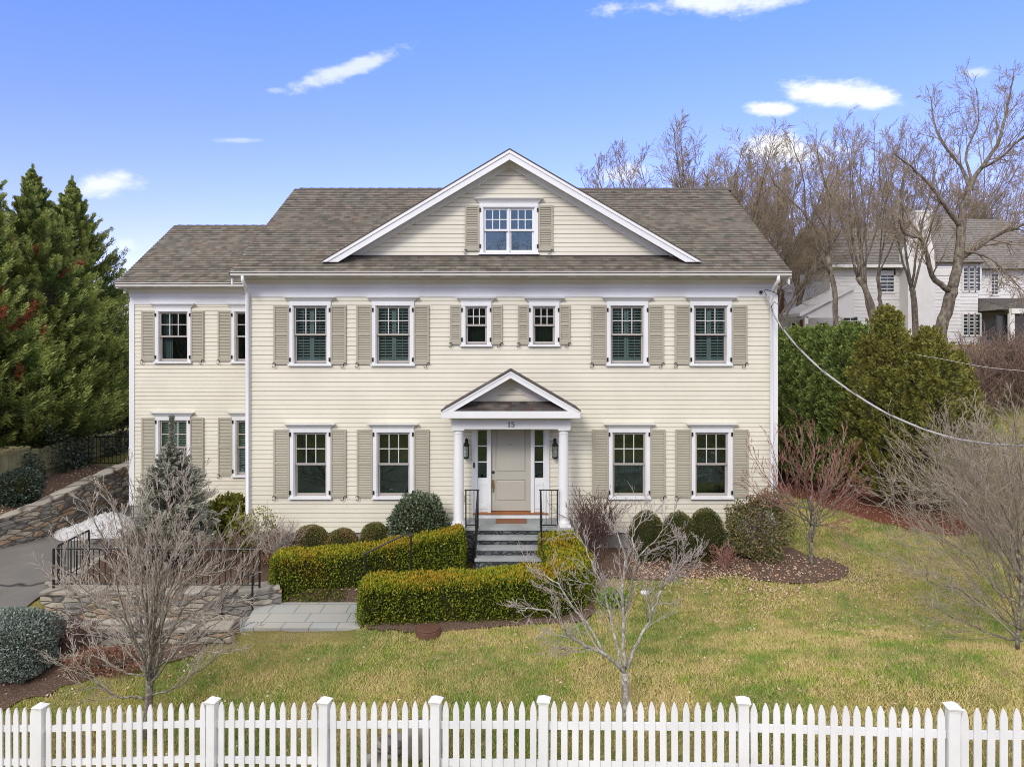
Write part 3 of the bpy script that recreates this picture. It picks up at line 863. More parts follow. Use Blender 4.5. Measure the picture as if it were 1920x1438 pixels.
for s, x in ((-1, X0), (1, X1)):    # rake boards of the side gables
    MB().prism([(x - s * .05, EAVE_Y + .05, EAVE_Z - .09), (x - s * .05, RIDGE_Y, RIDGE_Z - .12), (x - s * .05, RIDGE_Y, RIDGE_Z - .30), (x - s * .05, EAVE_Y + .05, EAVE_Z - .25)],
               [(x - s * .02, EAVE_Y + .05, EAVE_Z - .09), (x - s * .02, RIDGE_Y, RIDGE_Z - .12), (x - s * .02, RIDGE_Y, RIDGE_Z - .30), (x - s * .02, EAVE_Y + .05, EAVE_Z - .25)]).build('rake_board', M['white'], house)
WPITCH = math.atan((WR_Z - EAVE_Z) / (WR_Y - 18.96))
M['shingle_wing'] = shingle_mat('wing_shingle', WPITCH, ROOFC)
WX0 = PX(215, 18.96)
b = MB()
courses(b, WPITCH, (WX0, 18.93, EAVE_Z), (WX0, WR_Y, WR_Z), (XL, 18.93, EAVE_Z), (XL, WR_Y, WR_Z))
yb2 = WR_Y * 2 - 18.96
b.prism(*[[(xx, 18.96, EAVE_Z - .006), (xx, WR_Y, WR_Z - .006), (xx, yb2, EAVE_Z - .006), (xx, yb2, EAVE_Z - .09), (xx, WR_Y, WR_Z - .09), (xx, 18.96, EAVE_Z - .09)] for xx in (WX0, XL)])
wr = b.build('roof', M['shingle_wing'], house)
b = MB(); x = WX0 + .12
while x < XL - .1:
    for s in (-1, 1):
        b.poly([(x, WR_Y + s * .13, WR_Z - .07), (x + .3, WR_Y + s * .13, WR_Z - .078), (x + .3, WR_Y, WR_Z + .02), (x, WR_Y, WR_Z + .033)])
    x += .29
b.build('ridge_cap', M['ridge'], wr)

# front gable over the main roof
GF = 16.43
ax, az = PX(955.5, GF), PZ(278, GF)
lx, rx_, fz_ = PX(604, GF), PX(1315, GF), PZ(487.5, GF)
slope = (az - fz_) / ((rx_ - lx) / 2)
roof_y = lambda z: EAVE_Y + (z - EAVE_Z) / .617
b = MB()
for s, fx in ((-1, lx), (1, rx_)):
    up = [(fx, GF, fz_), (ax, GF, az), (ax, roof_y(az) - .05, az), (fx, roof_y(fz_) + .02, fz_)]
    dn = [(p[0], p[1], p[2] - .045) for p in up]
    b.prism(up, dn)
b.build('gable_roof', M['ridge'], house)
b = MB(); t1 = .215; yb1 = GF + .03
for s, fx in ((-1, lx), (1, rx_)):      # rake boards, mitred at the apex
    k = slope
    q = lambda y, th0, th1: [(fx + (-s) * .0, y, fz_ - th0), (ax, y, az - th0), (ax, y, az - th1), (fx + (-s) * (th1 - th0) / k, y, fz_ - th0)]
    b.prism(q(GF + .012, .045, t1 + .045), q(GF + .045, .045, t1 + .045))
    b.prism(q(GF - .012, .045, .11), q(GF + .012, .045, .11))
b.build('rake_board', M['white'], house)
b = MB()
for s, fx in ((-1, lx), (1, rx_)):      # sloping soffit behind the rake
    o1 = t1 - .05
    q = lambda y: [(fx - s * o1 / slope, y, fz_), (ax, y, az - o1), (ax, y, az - o1 - .02), (fx - s * (o1 + .02) / slope, y, fz_)]
    b.prism(q(GF + .045), q(DG + .02))
b.build('soffit', M['soffit'], house)
gz1 = az - t1 + .045      # top of gable wall
b = MB()
zroof = EAVE_Z + .617 * (DG - EAVE_Y)
for s in (-1, 1):
    half = (gz1 - zroof) / slope
    th = .17
    b.prism([(ax + s * half, DG - .04, zroof), (ax, DG - .04, gz1), (ax, DG - .04, gz1 - th), (ax + s * (half - th / slope), DG - .04, zroof)],
            [(ax + s * half, DG + .01, zroof), (ax, DG + .01, gz1), (ax, DG + .01, gz1 - th), (ax + s * (half - th / slope), DG + .01, zroof)])
b.build('frieze_board', M['white'], house)
b = MB()
siding(b, lx, rx_, zroof + .02, gz1 - .1, DG, hg, xl=lambda z: ax - (gz1 - .08 - z) / slope, xr=lambda z: ax + (gz1 - .08 - z) / slope)
b.build('gable_wall', M['siding'], house)
MB().box(ax - (gz1 - zroof) / slope + .1, ax + (gz1 - zroof) / slope - .1, DG - .05, DG - .018, zroof - .01, zroof + .03).build('flashing', M['bronze'], house)

# ------------------------------------------------------------------ portico
FZ = .72                                  # porch floor
PF = 15.45
b = MB()
pax, paz, plx, prx, pfz = PX(957.5, PF), PZ(693, PF), PX(826.5, PF), PX(1089, PF), PZ(769, PF)
ps = (paz - pfz) / ((prx - plx) / 2)
por = MB()
for s, fx in ((-1, plx), (1, prx)):
    up = [(fx, PF - .02, pfz), (pax, PF - .02, paz), (pax, D0, paz), (fx, D0, pfz)]
    por.prism(up, [(p[0], p[1], p[2] - .035) for p in up])
po = por.build('portico_roof', M['shingle_dark'], house)
b = MB()
wb = .15
for s, fx in ((-1, plx), (1, prx)):
    k = ps
    q = lambda y, a, c: [(fx, y, pfz - a), (pax, y, paz - a), (pax, y, paz - c), (fx - s * (c - a) / k, y, pfz - a)]
    b.prism(q(PF, .035, .035 + wb), q(PF + .05, .035, .035 + wb))
    b.prism(q(PF - .015, .035, .075), q(PF, .035, .075))
zb0, zb1 = PZ(784, PF), PZ(771, PF)
b.box(plx + .01, prx - .01, PF - .003, PF + .047, zb0, zb1)
b.box(plx + .01, plx + .06, PF + .047, D0, zb0, pfz - .03); b.box(prx - .06, prx - .01, PF + .047, D0, zb0, pfz - .03)
b.build('portico_fascia', M['white'], house)
TY = 15.88
b = MB()
for s, fx in ((-1, plx), (1, prx)):      # soffit under the portico rake
    o1 = wb - .03
    q = lambda y: [(fx - s * o1 / ps, y, pfz), (pax, y, paz - o1), (pax, y, paz - o1 - .015), (fx - s * (o1 + .015) / ps, y, pfz)]
    b.prism(q(PF + .05), q(TY))
    hz = paz - o1 - .01
    q2 = lambda y: [(pax + s * (hz - zb1) / ps, y, zb1), (pax, y, hz), (pax, y, hz - .27), (pax + s * (hz - .27 - zb1) / ps, y, zb1)]
    b.prism(q2(TY - .03), q2(TY + .01))
b.box(plx + .05, prx - .05, PF + .047, D0, zb0 + .005, zb0 + .03)
b.build('portico_soffit', M['soffit'], house)
b = MB()
siding(b, plx, prx, zb1 + .12, paz - wb - .12, TY, [], xl=lambda z: pax - (paz - wb - .10 - z) / ps, xr=lambda z: pax + (paz - wb - .10 - z) / ps)
b.build('pediment_wall', M['siding'], house)
SKA = math.atan(.42)
M['skirt'] = shingle_mat('skirt_shingle', SKA, [(.05, .055, .06), (.17, .11, .10), (.11, .115, .115), (.22, .18, .15)])
b = MB()
w0 = (paz - wb - zb1) / ps + .1
courses(b, SKA, (pax - w0, PF + .01, zb1 + .004), (pax - w0 + .3, TY, zb1 + .19), (pax + w0, PF + .01, zb1 + .004), (pax + w0 - .3, TY, zb1 + .19), row=.1)
b.build('pediment_skirt', M['skirt'], house)
BF = 15.75
b = MB().box(PX(846.5, BF), PX(1070, BF), BF, BF + .2, PZ(804.5, BF), zb0 + .01)
b.box(PX(846.5, BF), PX(846.5, BF) + .2, BF + .2, D0 - .01, PZ(804.5, BF), zb0 + .01).box(PX(1070, BF) - .2, PX(1070, BF), BF + .2, D0 - .01, PZ(804.5, BF), zb0 + .01)
beam = b.build('portico_beam', M['white'], house)
MB().box(PX(848, BF) + .2, PX(1068, BF) - .2, BF + .2, D0 - .01, 2.96, 2.99).build('portico_ceiling', M['white'], house)
# numerals 15
def strip(b, pts, w, y):
    pts = [Vector((p[0], 0, p[1])) for p in pts]
    for i in range(len(pts) - 1):
        d = (pts[i + 1] - pts[i]).normalized(); n = Vector((-d.z, 0, d.x))
        w0_, w1_ = (w[i], w[i + 1]) if isinstance(w, list) else (w, w)
        a = [pts[i] + n * w0_ / 2, pts[i] - n * w0_ / 2, pts[i + 1] - n * w1_ / 2, pts[i + 1] + n * w1_ / 2]
        b.prism([(q.x, y, q.z) for q in a], [(q.x, y + .012, q.z) for q in a])
nx, nz0, nh = PX(952.5, BF), PZ(800.3, BF), .108
b = MB()
strip(b, [(nx + .025, nz0), (nx + .025, nz0 + nh)], .018, BF - .013)
strip(b, [(nx - .002, nz0 + .003), (nx + .052, nz0 + .003)], .007, BF - .0135); strip(b, [(nx, nz0 + nh * .84), (nx + .025, nz0 + nh - .004)], .009, BF - .0138)
b.build('house_number', M['number'], beam)
b = MB(); cx = nx + .085
strip(b, [(cx - .002, nz0 + nh - .006), (cx + .05, nz0 + nh - .004)], .014, BF - .013)
strip(b, [(cx, nz0 + nh - .004), (cx, nz0 + nh * .55)], .008, BF - .0135)
arc = [(cx - .002, nz0 + nh * .55)] + [(cx + .016 + .034 * math.cos(a), nz0 + .034 + .031 * math.sin(a)) for a in np.linspace(R(100), R(-150), 13)]
strip(b, arc, [.008, .01, .013, .016, .018, .018, .018, .017, .015, .012, .01, .009, .009, .009], BF - .0128)
b.build('house_number', M['number'], beam)
# columns
for px in (860, 1056.5):
    cx, cy, r = PX(px, 15.87), 15.87, .118
    zt = PZ(804.5, BF)
    b = MB().lathe(cx, cy, [(FZ + .05, r + .028), (FZ + .075, r + .034), (FZ + .1, r + .028), (FZ + .112, r + .012), (FZ + .14, r), (FZ + .8, r), (zt - .4, r * .92), (zt - .115, r * .86), (zt - .11, r * .95), (zt - .1, r * .95), (zt - .095, r * .86), (zt - .06, r * .87), (zt - .035, r * 1.08), (zt - .03, r * 1.08)], 32)
    c = b.build('column', M['white'], house, smooth=True)
    mod = c.modifiers.new('e', 'EDGE_SPLIT'); mod.split_angle = R(40)
    MB().box(cx - r - .035, cx + r + .035, cy - r - .035, cy + r + .035, FZ, FZ + .05).build('plinth', M['white'], c)
    MB().box(cx - r - .012, cx + r + .012, cy - r - .012, cy + r + .012, zt - .03, zt - .002).build('capital', M['white'], c)
# door surround, door, sidelights
dx0, dx1 = PX(920.5, D0), PX(995, D0)
sx0, sx1 = PX(884.5, D0), PX(1030, D0)
dz0, dz1 = .875, 2.98
b = MB()
b.box(sx0, PX(894.5, D0), D0 - .05, D0 + .1, FZ, 3.1); b.box(PX(1020.5, D0), sx1, D0 - .05, D0 + .1, FZ, 3.1)
b.box(dx0 - .075, dx0, D0 - .045, D0 + .1, dz0 - .03, 3.0); b.box(dx1, dx1 + .075, D0 - .045, D0 + .1, dz0 - .03, 3.0)
b.box(sx0 + .1, sx1 - .1, D0 - .04, D0 + .1, 2.98, 3.1)
b.box(sx0 + .02, sx1 - .02, D0 - .06, D0 + .05, FZ, .815)
for a, c in ((PX(894.5, D0), dx0 - .075), (dx1 + .075, PX(1020.5, D0))):
    b.box(a, c, D0 + .0, D0 + .06, .84, 1.62); b.box(a, c, D0 + .0, D0 + .06, 2.80, 2.98)
    b.box(a + .02, c - .02, D0 - .012, D0, .93, 1.02).box(a + .02, c - .02, D0 - .012, D0, 1.48, 1.56).box(a + .02, a + .05, D0 - .011, D0, 1.02, 1.48).box(c - .05, c - .02, D0 - .011, D0, 1.02, 1.48)
b.build('door_surround', M['white'], house)
b = MB().pyz([(D0 - .09, .815), (D0 - .09, .835), (D0 + .1, .872), (D0 + .1, .815)], sx0 + .03, sx1 - .03); b.build('threshold', M['wood'], house)
for a, c in ((PX(894.5, D0), dx0 - .075), (dx1 + .075, PX(1020.5, D0))):
    b, g = MB(), MB()
    z0, z1 = 1.62, 2.80
    b.box(a, a + .022, D0 + .005, D0 + .05, z0, z1); b.box(c - .022, c, D0 + .005, D0 + .05, z0, z1)
    b.box(a + .022, c - .022, D0 + .006, D0 + .05, z0, z0 + .03); b.box(a + .022, c - .022, D0 + .006, D0 + .05, z1 - .03, z1)
    for i in (1, 2):
        z = z0 + .03 + (z1 - z0 - .06) * i / 3; b.box(a + .022, c - .022, D0 + .007, D0 + .04, z - .012, z + .012)
    g.box(a + .022, c - .022, D0 + .028, D0 + .032, z0 + .03, z1 - .03)
    sl_ = b.build('sidelight', M['white'], house); g.build('pane', M['glass'], sl_)
    MB().box(a - .02, c + .02, D0 + .5, D0 + .51, z0 - .1, z1 + .1).build('room_interior', M['room'], sl_)
b = MB(); y = D0 + .03
zr = [dz0, dz0 + .22, dz0 + .72, dz0 + .90, dz1 - .14, dz1]
b.box(dx0, dx0 + .11, y, y + .045, dz0, dz1); b.box(dx1 - .11, dx1, y, y + .045, dz0, dz1)
for a, c in ((zr[0], zr[1]), (zr[2], zr[3]), (zr[4], zr[5])): b.box(dx0 + .11, dx1 - .11, y + .001, y + .045, a, c)
for a, c in ((zr[1], zr[2]), (zr[3], zr[4])):
    b.box(dx0 + .11, dx1 - .11, y + .02, y + .04, a, c)
    b.prism([(dx0 + .15, y + .005, a + .04), (dx1 - .15, y + .005, a + .04), (dx1 - .15, y + .005, c - .04), (dx0 + .15, y + .005, c - .04)],
            [(dx0 + .12, y + .02, a + .012), (dx1 - .12, y + .02, a + .012), (dx1 - .12, y + .02, c - .012), (dx0 + .12, y + .02, c - .012)])
door = b.build('door', M['door'], house)
hx = PX(923.5, D0) + .015
MB().lathe(0, 0, [(0, .034), (.012, .034), (.02, .026), (.034, .022), (.04, .012)], 16).build('lock', M['bronze'], door, local=True)
lk = door.children[-1]; lk.rotation_euler = (R(90), 0, 0); lk.location = (hx, y - D0 - .0, 1.78)
b = MB().box(hx - .024, hx + .024, y - .01, y, 1.40, 1.60)
b.tube([(hx, y - .01, 1.56), (hx, y - .055, 1.54), (hx, y - .06, 1.47), (hx, y - .045, 1.36), (hx, y - .01, 1.32)], [.012, .013, .014, .012, .014], 8)
b.build('door_handle', M['brass'], door)
MB().lathe(0, 0, [(0, .012), (.01, .01)], 10).build('peephole', M['bronze'], door, local=True)
pk = door.children[-1]; pk.rotation_euler = (R(90), 0, 0); pk.location = (PX(957, D0), y - D0 - .0, 2.42)
MB().box(PX(887.6, D0), PX(890.4, D0), D0 - .075, D0 - .05, 1.90, 2.02).build('doorbell', M['number'], house)
MB().box(PX(869, D0), PX(872.5, D0), D0 - .05, D0 - .014, 1.11, 1.24).build('outlet_box', M['shutter'], house)
# lanterns
for px in (874, 1041):
    lx_, ly = PX(px, D0 - .16), D0 - .16
    b = MB(); z0, w_, h_ = 2.17, .056, .26
    b.box(lx_ - .07, lx_ + .07, ly - .07, ly + .07, z0 - .02, z0)
    b.box(lx_ - .045, lx_ + .045, ly - .045, ly + .045, z0 - .04, z0 - .02)
    for sx in (-1, 1):
        for sy in (-1, 1): b.box(lx_ + sx * w_ - .007, lx_ + sx * w_ + .007, ly + sy * w_ - .007, ly + sy * w_ + .007, z0, z0 + h_)
    for z in (z0 + h_ - .01,):
        b.box(lx_ - .07, lx_ + .07, ly - .07, ly + .07, z, z + .012)
    sq = lambda r, z: [(lx_ - r, ly - r, z), (lx_ + r, ly - r, z), (lx_ + r, ly + r, z), (lx_ - r, ly + r, z)]
    b.prism(sq(.078, z0 + h_ + .002), sq(.045, z0 + h_ + .06)); b.prism(sq(.045, z0 + h_ + .06), sq(.02, z0 + h_ + .085)); b.prism(sq(.03, z0 + h_ + .085), sq(.022, z0 + h_ + .11))
    b.tube([(lx_, ly, z0 + h_ + .11), (lx_, ly, z0 + h_ + .15), (lx_, ly + .06, z0 + h_ + .165), (lx_, D0 - .02, z0 + h_ + .12)], .009, 6)
    b.box(lx_ - .035, lx_ + .035, D0 - .03, D0 - .016, z0 + h_ - .02, z0 + h_ + .14)
    la = b.build('lantern', M['iron'], house)
    MB().box(lx_ - w_ + .008, lx_ + w_ - .008, ly - w_ + .008, ly + w_ - .008, z0 + .001, z0 + h_ - .012).build('lantern_glass', M['glass'], la)
    MB().lathe(lx_, ly, [(z0 + .002, .012), (z0 + .09, .012), (z0 + .1, .016), (z0 + .14, .014), (z0 + .17, .003)], 10).build('bulb', M['plastic'], la)

# security camera under the wing eave
cx, cy, cz = PX(234, 19.2), 19.2, PZ(548, 19.2)
sc_ = MB().tube([(cx, cy, cz + .12), (cx, cy, cz + .03), (cx + .03, cy - .08, cz - .01)], [.03, .03, .035], 8).build('security_camera', M['plastic'], house)

# ------------------------------------------------------------------ entrance steps
st = thing('entrance_steps', (0, 15.6, 0), 'bluestone entrance steps with dark stone risers below the front door', 'steps')
x0, x1 = PX(892, 15.3), PX(1016.5, 15.3)
lxp, rxp = PX(838, 15.65), PX(1076, 15.65)
yn = [15.65, 15.37, 15.09, 14.81]
zn = [FZ, FZ - .145, FZ - .29, FZ - .435]
MB().box(lxp, rxp, yn[0], D0 - .035, FZ - .055, FZ - .001).build('landing_slab', M['bluestone'], st, bevel=.006)
MB().box(lxp + .05, rxp - .05, yn[0] + .03, D0 - .04, -.3, FZ - .056).build('landing_base', M['riser'], st)
for i in (1, 2, 3):
    MB().box(x0, x1, yn[i], yn[i - 1] + .03, zn[i] - .05, zn[i]).build('tread', M['bluestone'], st, bevel=.006)
    MB().box(x0 + .02, x1 - .02, yn[i] + .03, yn[i - 1] + .029, -.3, zn[i] - .051).build('riser', M['riser'], st)

dm = MB().box(PX(930, 16.3), PX(987, 16.3), 16.08, 16.5, FZ + .001, FZ + .018).build('doormat', M['mat'])
props(dm, 'rust brown rectangular doormat lying before the front door', 'doormat')
random.seed(4)

# ------------------------------------------------------------------ iron railings
def railing(name, pts, label, cat='railing', height=.85, gap=.11, bot=.09, group=None, posts=None, drop=.0, pr=.016, top_r=.02, balus=True):
    """pts: base line points (x, y, z); posts at each point"""
    t = thing(name, pts[0], label, cat, group)
    up = Vector((0, 0, height))
    for i, p in enumerate(pts):
        MB().box(p[0] - pr, p[0] + pr, p[1] - pr, p[1] + pr, p[2] - drop, p[2] + height - .01).build('post', M['iron'], t)
    for a, c in zip(pts, pts[1:]):
        a, c = Vector(a), Vector(c)
        MB().tube([a + up, c + up], top_r, 6).build('top_rail', M['iron'], t, smooth=False)
        if not balus: continue
        lo = Vector((0, 0, bot))
        MB().tube([a + lo, c + lo], .012, 4).build('bottom_rail', M['iron'], t)
        n = max(2, round((c - a).length / gap))
        for i in range(1, n):
            q = a.lerp(c, i / n)
            MB().tube([q + lo, q + up], .0105, 4).build('baluster', M['iron'], t)
    return t
for s, xx, lab in ((-1, x0 + .03, 'black iron railing on the left side of the entrance steps'), (1, x1 - .02, 'black iron railing on the right side of the entrance steps')):
    t = thing('step_railing', (xx, 15.62, FZ), lab, 'railing', None)
    ox = xx - .29 * -s if s < 0 else xx + .33
    ox = PX(873.5, 15.7) if s < 0 else PX(1045, 15.7)
    top = FZ + .83
    for q in (xx, ox): MB().box(q - .014, q + .014, 15.69, 15.718, FZ, top - .005).build('post', M['iron'], t)
    MB().box(min(xx, ox) - .03, max(xx, ox) + .03, 15.685, 15.723, top - .005, top + .014).build('top_rail', M['iron'], t)
    MB().box(min(xx, ox) + .014, max(xx, ox) - .014, 15.69, 15.715, FZ + .05, FZ + .07).build('bottom_rail', M['iron'], t)
    for k in (1, 2):
        q = xx + (ox - xx) * k / 3
        MB().box(q - .006, q + .006, 15.698, 15.71, FZ + .07, top - .005).build('baluster', M['iron'], t)
    yl, zl = 14.93, zn[3]
    MB().tube([(xx, 15.70, top), (xx, 15.62, top - .01), (xx - .01, yl, zl + .83), (xx - .01, yl - .1, zl + .8)], .02, 6).build('hand_rail', M['iron'], t)
    MB().box(xx - .025, xx + .005, yl - .015, yl + .015, zl, zl + .82).build('post', M['iron'], t)
    MB().tube([(xx, 15.69, FZ + .06), (xx - .01, yl, zl + .1)], .010, 4).build('bottom_rail', M['iron'], t)
    for k in range(1, 7):
        y_ = 15.69 + (yl - 15.69) * k / 7; z_ = FZ + (zl - FZ) * k / 7
        MB().tube([(xx - .002 * k, y_, z_ + .08), (xx - .002 * k, y_, z_ + .82)], .0065, 4).build('baluster', M['iron'], t)
# ------------------------------------------------------------------ ground
def axis(spans):
    out = []
    for a, b, st_ in spans: out += list(np.arange(a, b, st_))
    return np.array(out + [spans[-1][1]])
gx = axis([(-500, -60, 40), (-60, -22, 2), (-22, -14, .5), (-14, -5, .12), (-5, 14, .25), (14, 30, .5), (30, 60, 2), (60, 500, 40)])
gy = axis([(-300, -20, 20), (-20, 4, 1), (4, 12, .25), (12, 17.5, .1), (17.5, 32, .3), (32, 70, 2), (70, 700, 35)])
GX, GY = np.meshgrid(gx, gy)
rng = np.random.default_rng(3)
GZ = gz(GX, GY) + np.where((GY > 8) & (GY < 32), .012, 0) * rng.normal(size=GX.shape) * (np.abs(GX) < 20)
n0, n1 = GX.shape
idx = np.arange(n0 * n1).reshape(n0, n1)
fc = np.stack([idx[:-1, :-1], idx[:-1, 1:], idx[1:, 1:], idx[1:, :-1]], -1).reshape(-1, 4)
g = link_mesh(np_mesh('ground', np.stack([GX, GY, GZ], -1).reshape(-1, 3), fc), 'ground', M['ground'], smooth=True)
props(g, kind='structure')

def sheet(name, outline, material, lift=.012, step=.12, kind='structure', zf=None, clampr=True):
    """ground cover laid over the terrain inside an outline (list of x, y)"""
    o = np.array(outline, float)
    xs = np.arange(o[:, 0].min(), o[:, 0].max() + step, step); ys = np.arange(o[:, 1].min(), o[:, 1].max() + step, step)
    A, B = np.meshgrid(xs, ys)
    def inside(x, y):
        r = np.zeros(x.shape, bool); j = len(o) - 1
        for i in range(len(o)):
            c = ((o[i, 1] > y) != (o[j, 1] > y)) & (x < (o[j, 0] - o[i, 0]) * (y - o[i, 1]) / (o[j, 1] - o[i, 1] + 1e-9) + o[i, 0])
            r ^= c; j = i
        return r
    k = inside(A, B)
    Z = (zf or gz)(A, B) + lift
    n0, n1 = A.shape; idx = np.arange(n0 * n1).reshape(n0, n1)
    keep = k[:-1, :-1] | k[:-1, 1:] | k[1:, 1:] | k[1:, :-1]
    f = np.stack([idx[:-1, :-1], idx[:-1, 1:], idx[1:, 1:], idx[1:, :-1]], -1)[keep]
    # pull the outside corners onto the outline
    V = np.stack([A, B, Z], -1).reshape(-1, 3)
    ok = k.reshape(-1)
    used = np.unique(f)
    for q in used:
        if not ok[q]:
            p = V[q, :2]; best = None
            for i in range(len(o)):
                a, b_ = o[i], o[(i + 1) % len(o)]
                t_ = np.clip(np.dot(p - a, b_ - a) / (np.dot(b_ - a, b_ - a) + 1e-9), 0, 1); c = a + t_ * (b_ - a); d = np.hypot(*(p - c))
                if best is None or d < best[0]: best = (d, c)
            V[q, :2] = best[1]; V[q, 2] = float((zf or gz)(best[1][0], best[1][1])) + lift
    remap = -np.ones(len(V), int); remap[used] = np.arange(len(used))
    ob = link_mesh(np_mesh(name, V[used], remap[f]), name, material, smooth=True)
    return props(ob, kind=kind), inside
def wobble(pts, amp=.08, n=6, seed=1):
    r = random.Random(seed); out = []
    for i, p in enumerate(pts):
        q = pts[(i + 1) % len(pts)]
        for k in range(n): out.append((p[0] + (q[0] - p[0]) * k / n + r.uniform(-amp, amp), p[1] + (q[1] - p[1]) * k / n + r.uniform(-amp, amp)))
    return out
def ell(cx, cy, rx, ry, n=40, amp=.03, seed=2):
    r = random.Random(seed)
    return [(cx + rx * math.cos(2 * math.pi * i / n) * (1 + r.uniform(-amp, amp)), cy + ry * math.sin(2 * math.pi * i / n) * (1 + r.uniform(-amp, amp))) for i in range(n)]
beds = []
dr = [(-9.4, 13.7), (-9.4, 18), (-9.5, 19.3), (-10.6, 19.4), (-10.7, 30), (-12.05, 30), (-12.0, 20), (-12.2, 18), (-12.9, 16.5), (-14.6, 15.5), (-17, 14.5), (-19, 13.9), (-19, 13.7)]
_, f_ = sheet('driveway', dr, M['asphalt'], .04, .15); beds.append(f_)
o_, f_ = sheet('mulch_bed', ell(6.0, 15.45, 1.28, .72), M['mulch'], .04, .08); beds.append(f_)
o_, f_ = sheet('mulch_bed', wobble([(1.3, 15.0), (3.2, 14.9), (4.8, 15.15), (6.6, 16.1), (6.5, 16.6), (.85, 16.6), (.9, 15.2)], .06), M['mulch'], .034, .1); beds.append(f_)
o_, f_ = sheet('mulch_bed', wobble([(-9.15, 14.25), (-5.3, 14.3), (-5.2, 14.42), (-2.3, 14.42), (-2.2, 14.85), (-.75, 14.9), (-.75, 16.6), (-6.2, 16.6), (-6.3, 19.4), (-9.3, 19.4)], .02), M['mulch'], .034, .12); beds.append(f_)
o_, f_ = sheet('mulch_bed', wobble([(-3.0, 13.2), (-2.4, 12.98), (-1.5, 12.86), (-.2, 13.08), (1.3, 13.2), (1.6, 13.6), (1.6, 14.1), (-2.7, 14.05)], .05), M['mulch'], .034, .1); beds.append(f_)
o_, f_ = sheet('mulch_bed', wobble([(-14, 10.9), (-8.3, 11.35), (-7.0, 12.0), (-5.6, 12.35), (-5.4, 12.75), (-14, 12.75)], .08), M['mulch'], .034, .12); beds.append(f_)
o_, f_ = sheet('mulch_bed', wobble([(-13.95, 17.0), (-13.0, 16.8), (-12.45, 18.2), (-12.3, 20), (-12.3, 23), (-13.95, 23)], .03), M['mulch'], .03, .15)
o_, f_ = sheet('red_mulch_bed', wobble([(8.6, 27), (8.4, 24.2), (9.2, 21.2), (10.0, 18.6), (10.7, 17.6), (12.8, 17.8), (13, 27)], .15), M['red_mulch'], .034, .2); beds.append(f_)
sn, _ = sheet('snow_patch', ell(0, 0, .1, .1), M['snow']); bpy.data.objects.remove(sn)
props(sheet('road', [(-120, -6), (120, -6), (120, 4), (-120, 4)], M['asphalt'], .015, 2)[0], kind='structure')
PAVZ = -.45
pav = [(-4.95, 13.05), (-2.80, 13.05), (-2.80, 14.38), (-5.15, 14.38)]
b = MB().prism([(x, y, PAVZ) for x, y in pav], [(x, y, PAVZ - .3) for x, y in pav]); o = b.build('path', M['flag']); props(o, kind='structure')
WKZ = .06
wk = [(-2.1, 14.02), (.75, 14.02), (.75, 14.83), (-.8, 14.83), (-2.2, 14.6)]
o = MB().prism([(x, y, WKZ) for x, y in wk], [(x, y, WKZ - .5) for x, y in wk]).build('path', M['flag']); props(o, kind='structure')
t = thing('garden_steps', (-2.5, 14.2, -.45), 'low stone steps climbing between the two clipped hedges', 'steps')
for i in range(3):
    MB().box(-2.95 + i * .3, -2.6 + i * .3, 14.04, 14.5, -.6, PAVZ + .128 * (i + 1)).build('tread', M['bluestone'], t)
t = thing('garden_steps', (-5.2, 13.6, -.7), 'low flagstone steps going down left from the pale paving', 'steps')
for i in range(2):
    MB().box(-5.3 - i * .36, -4.97 - i * .36, 13.06, 14.05, -1.0, PAVZ - .15 * (i + 1)).build('tread', M['bluestone'], t)

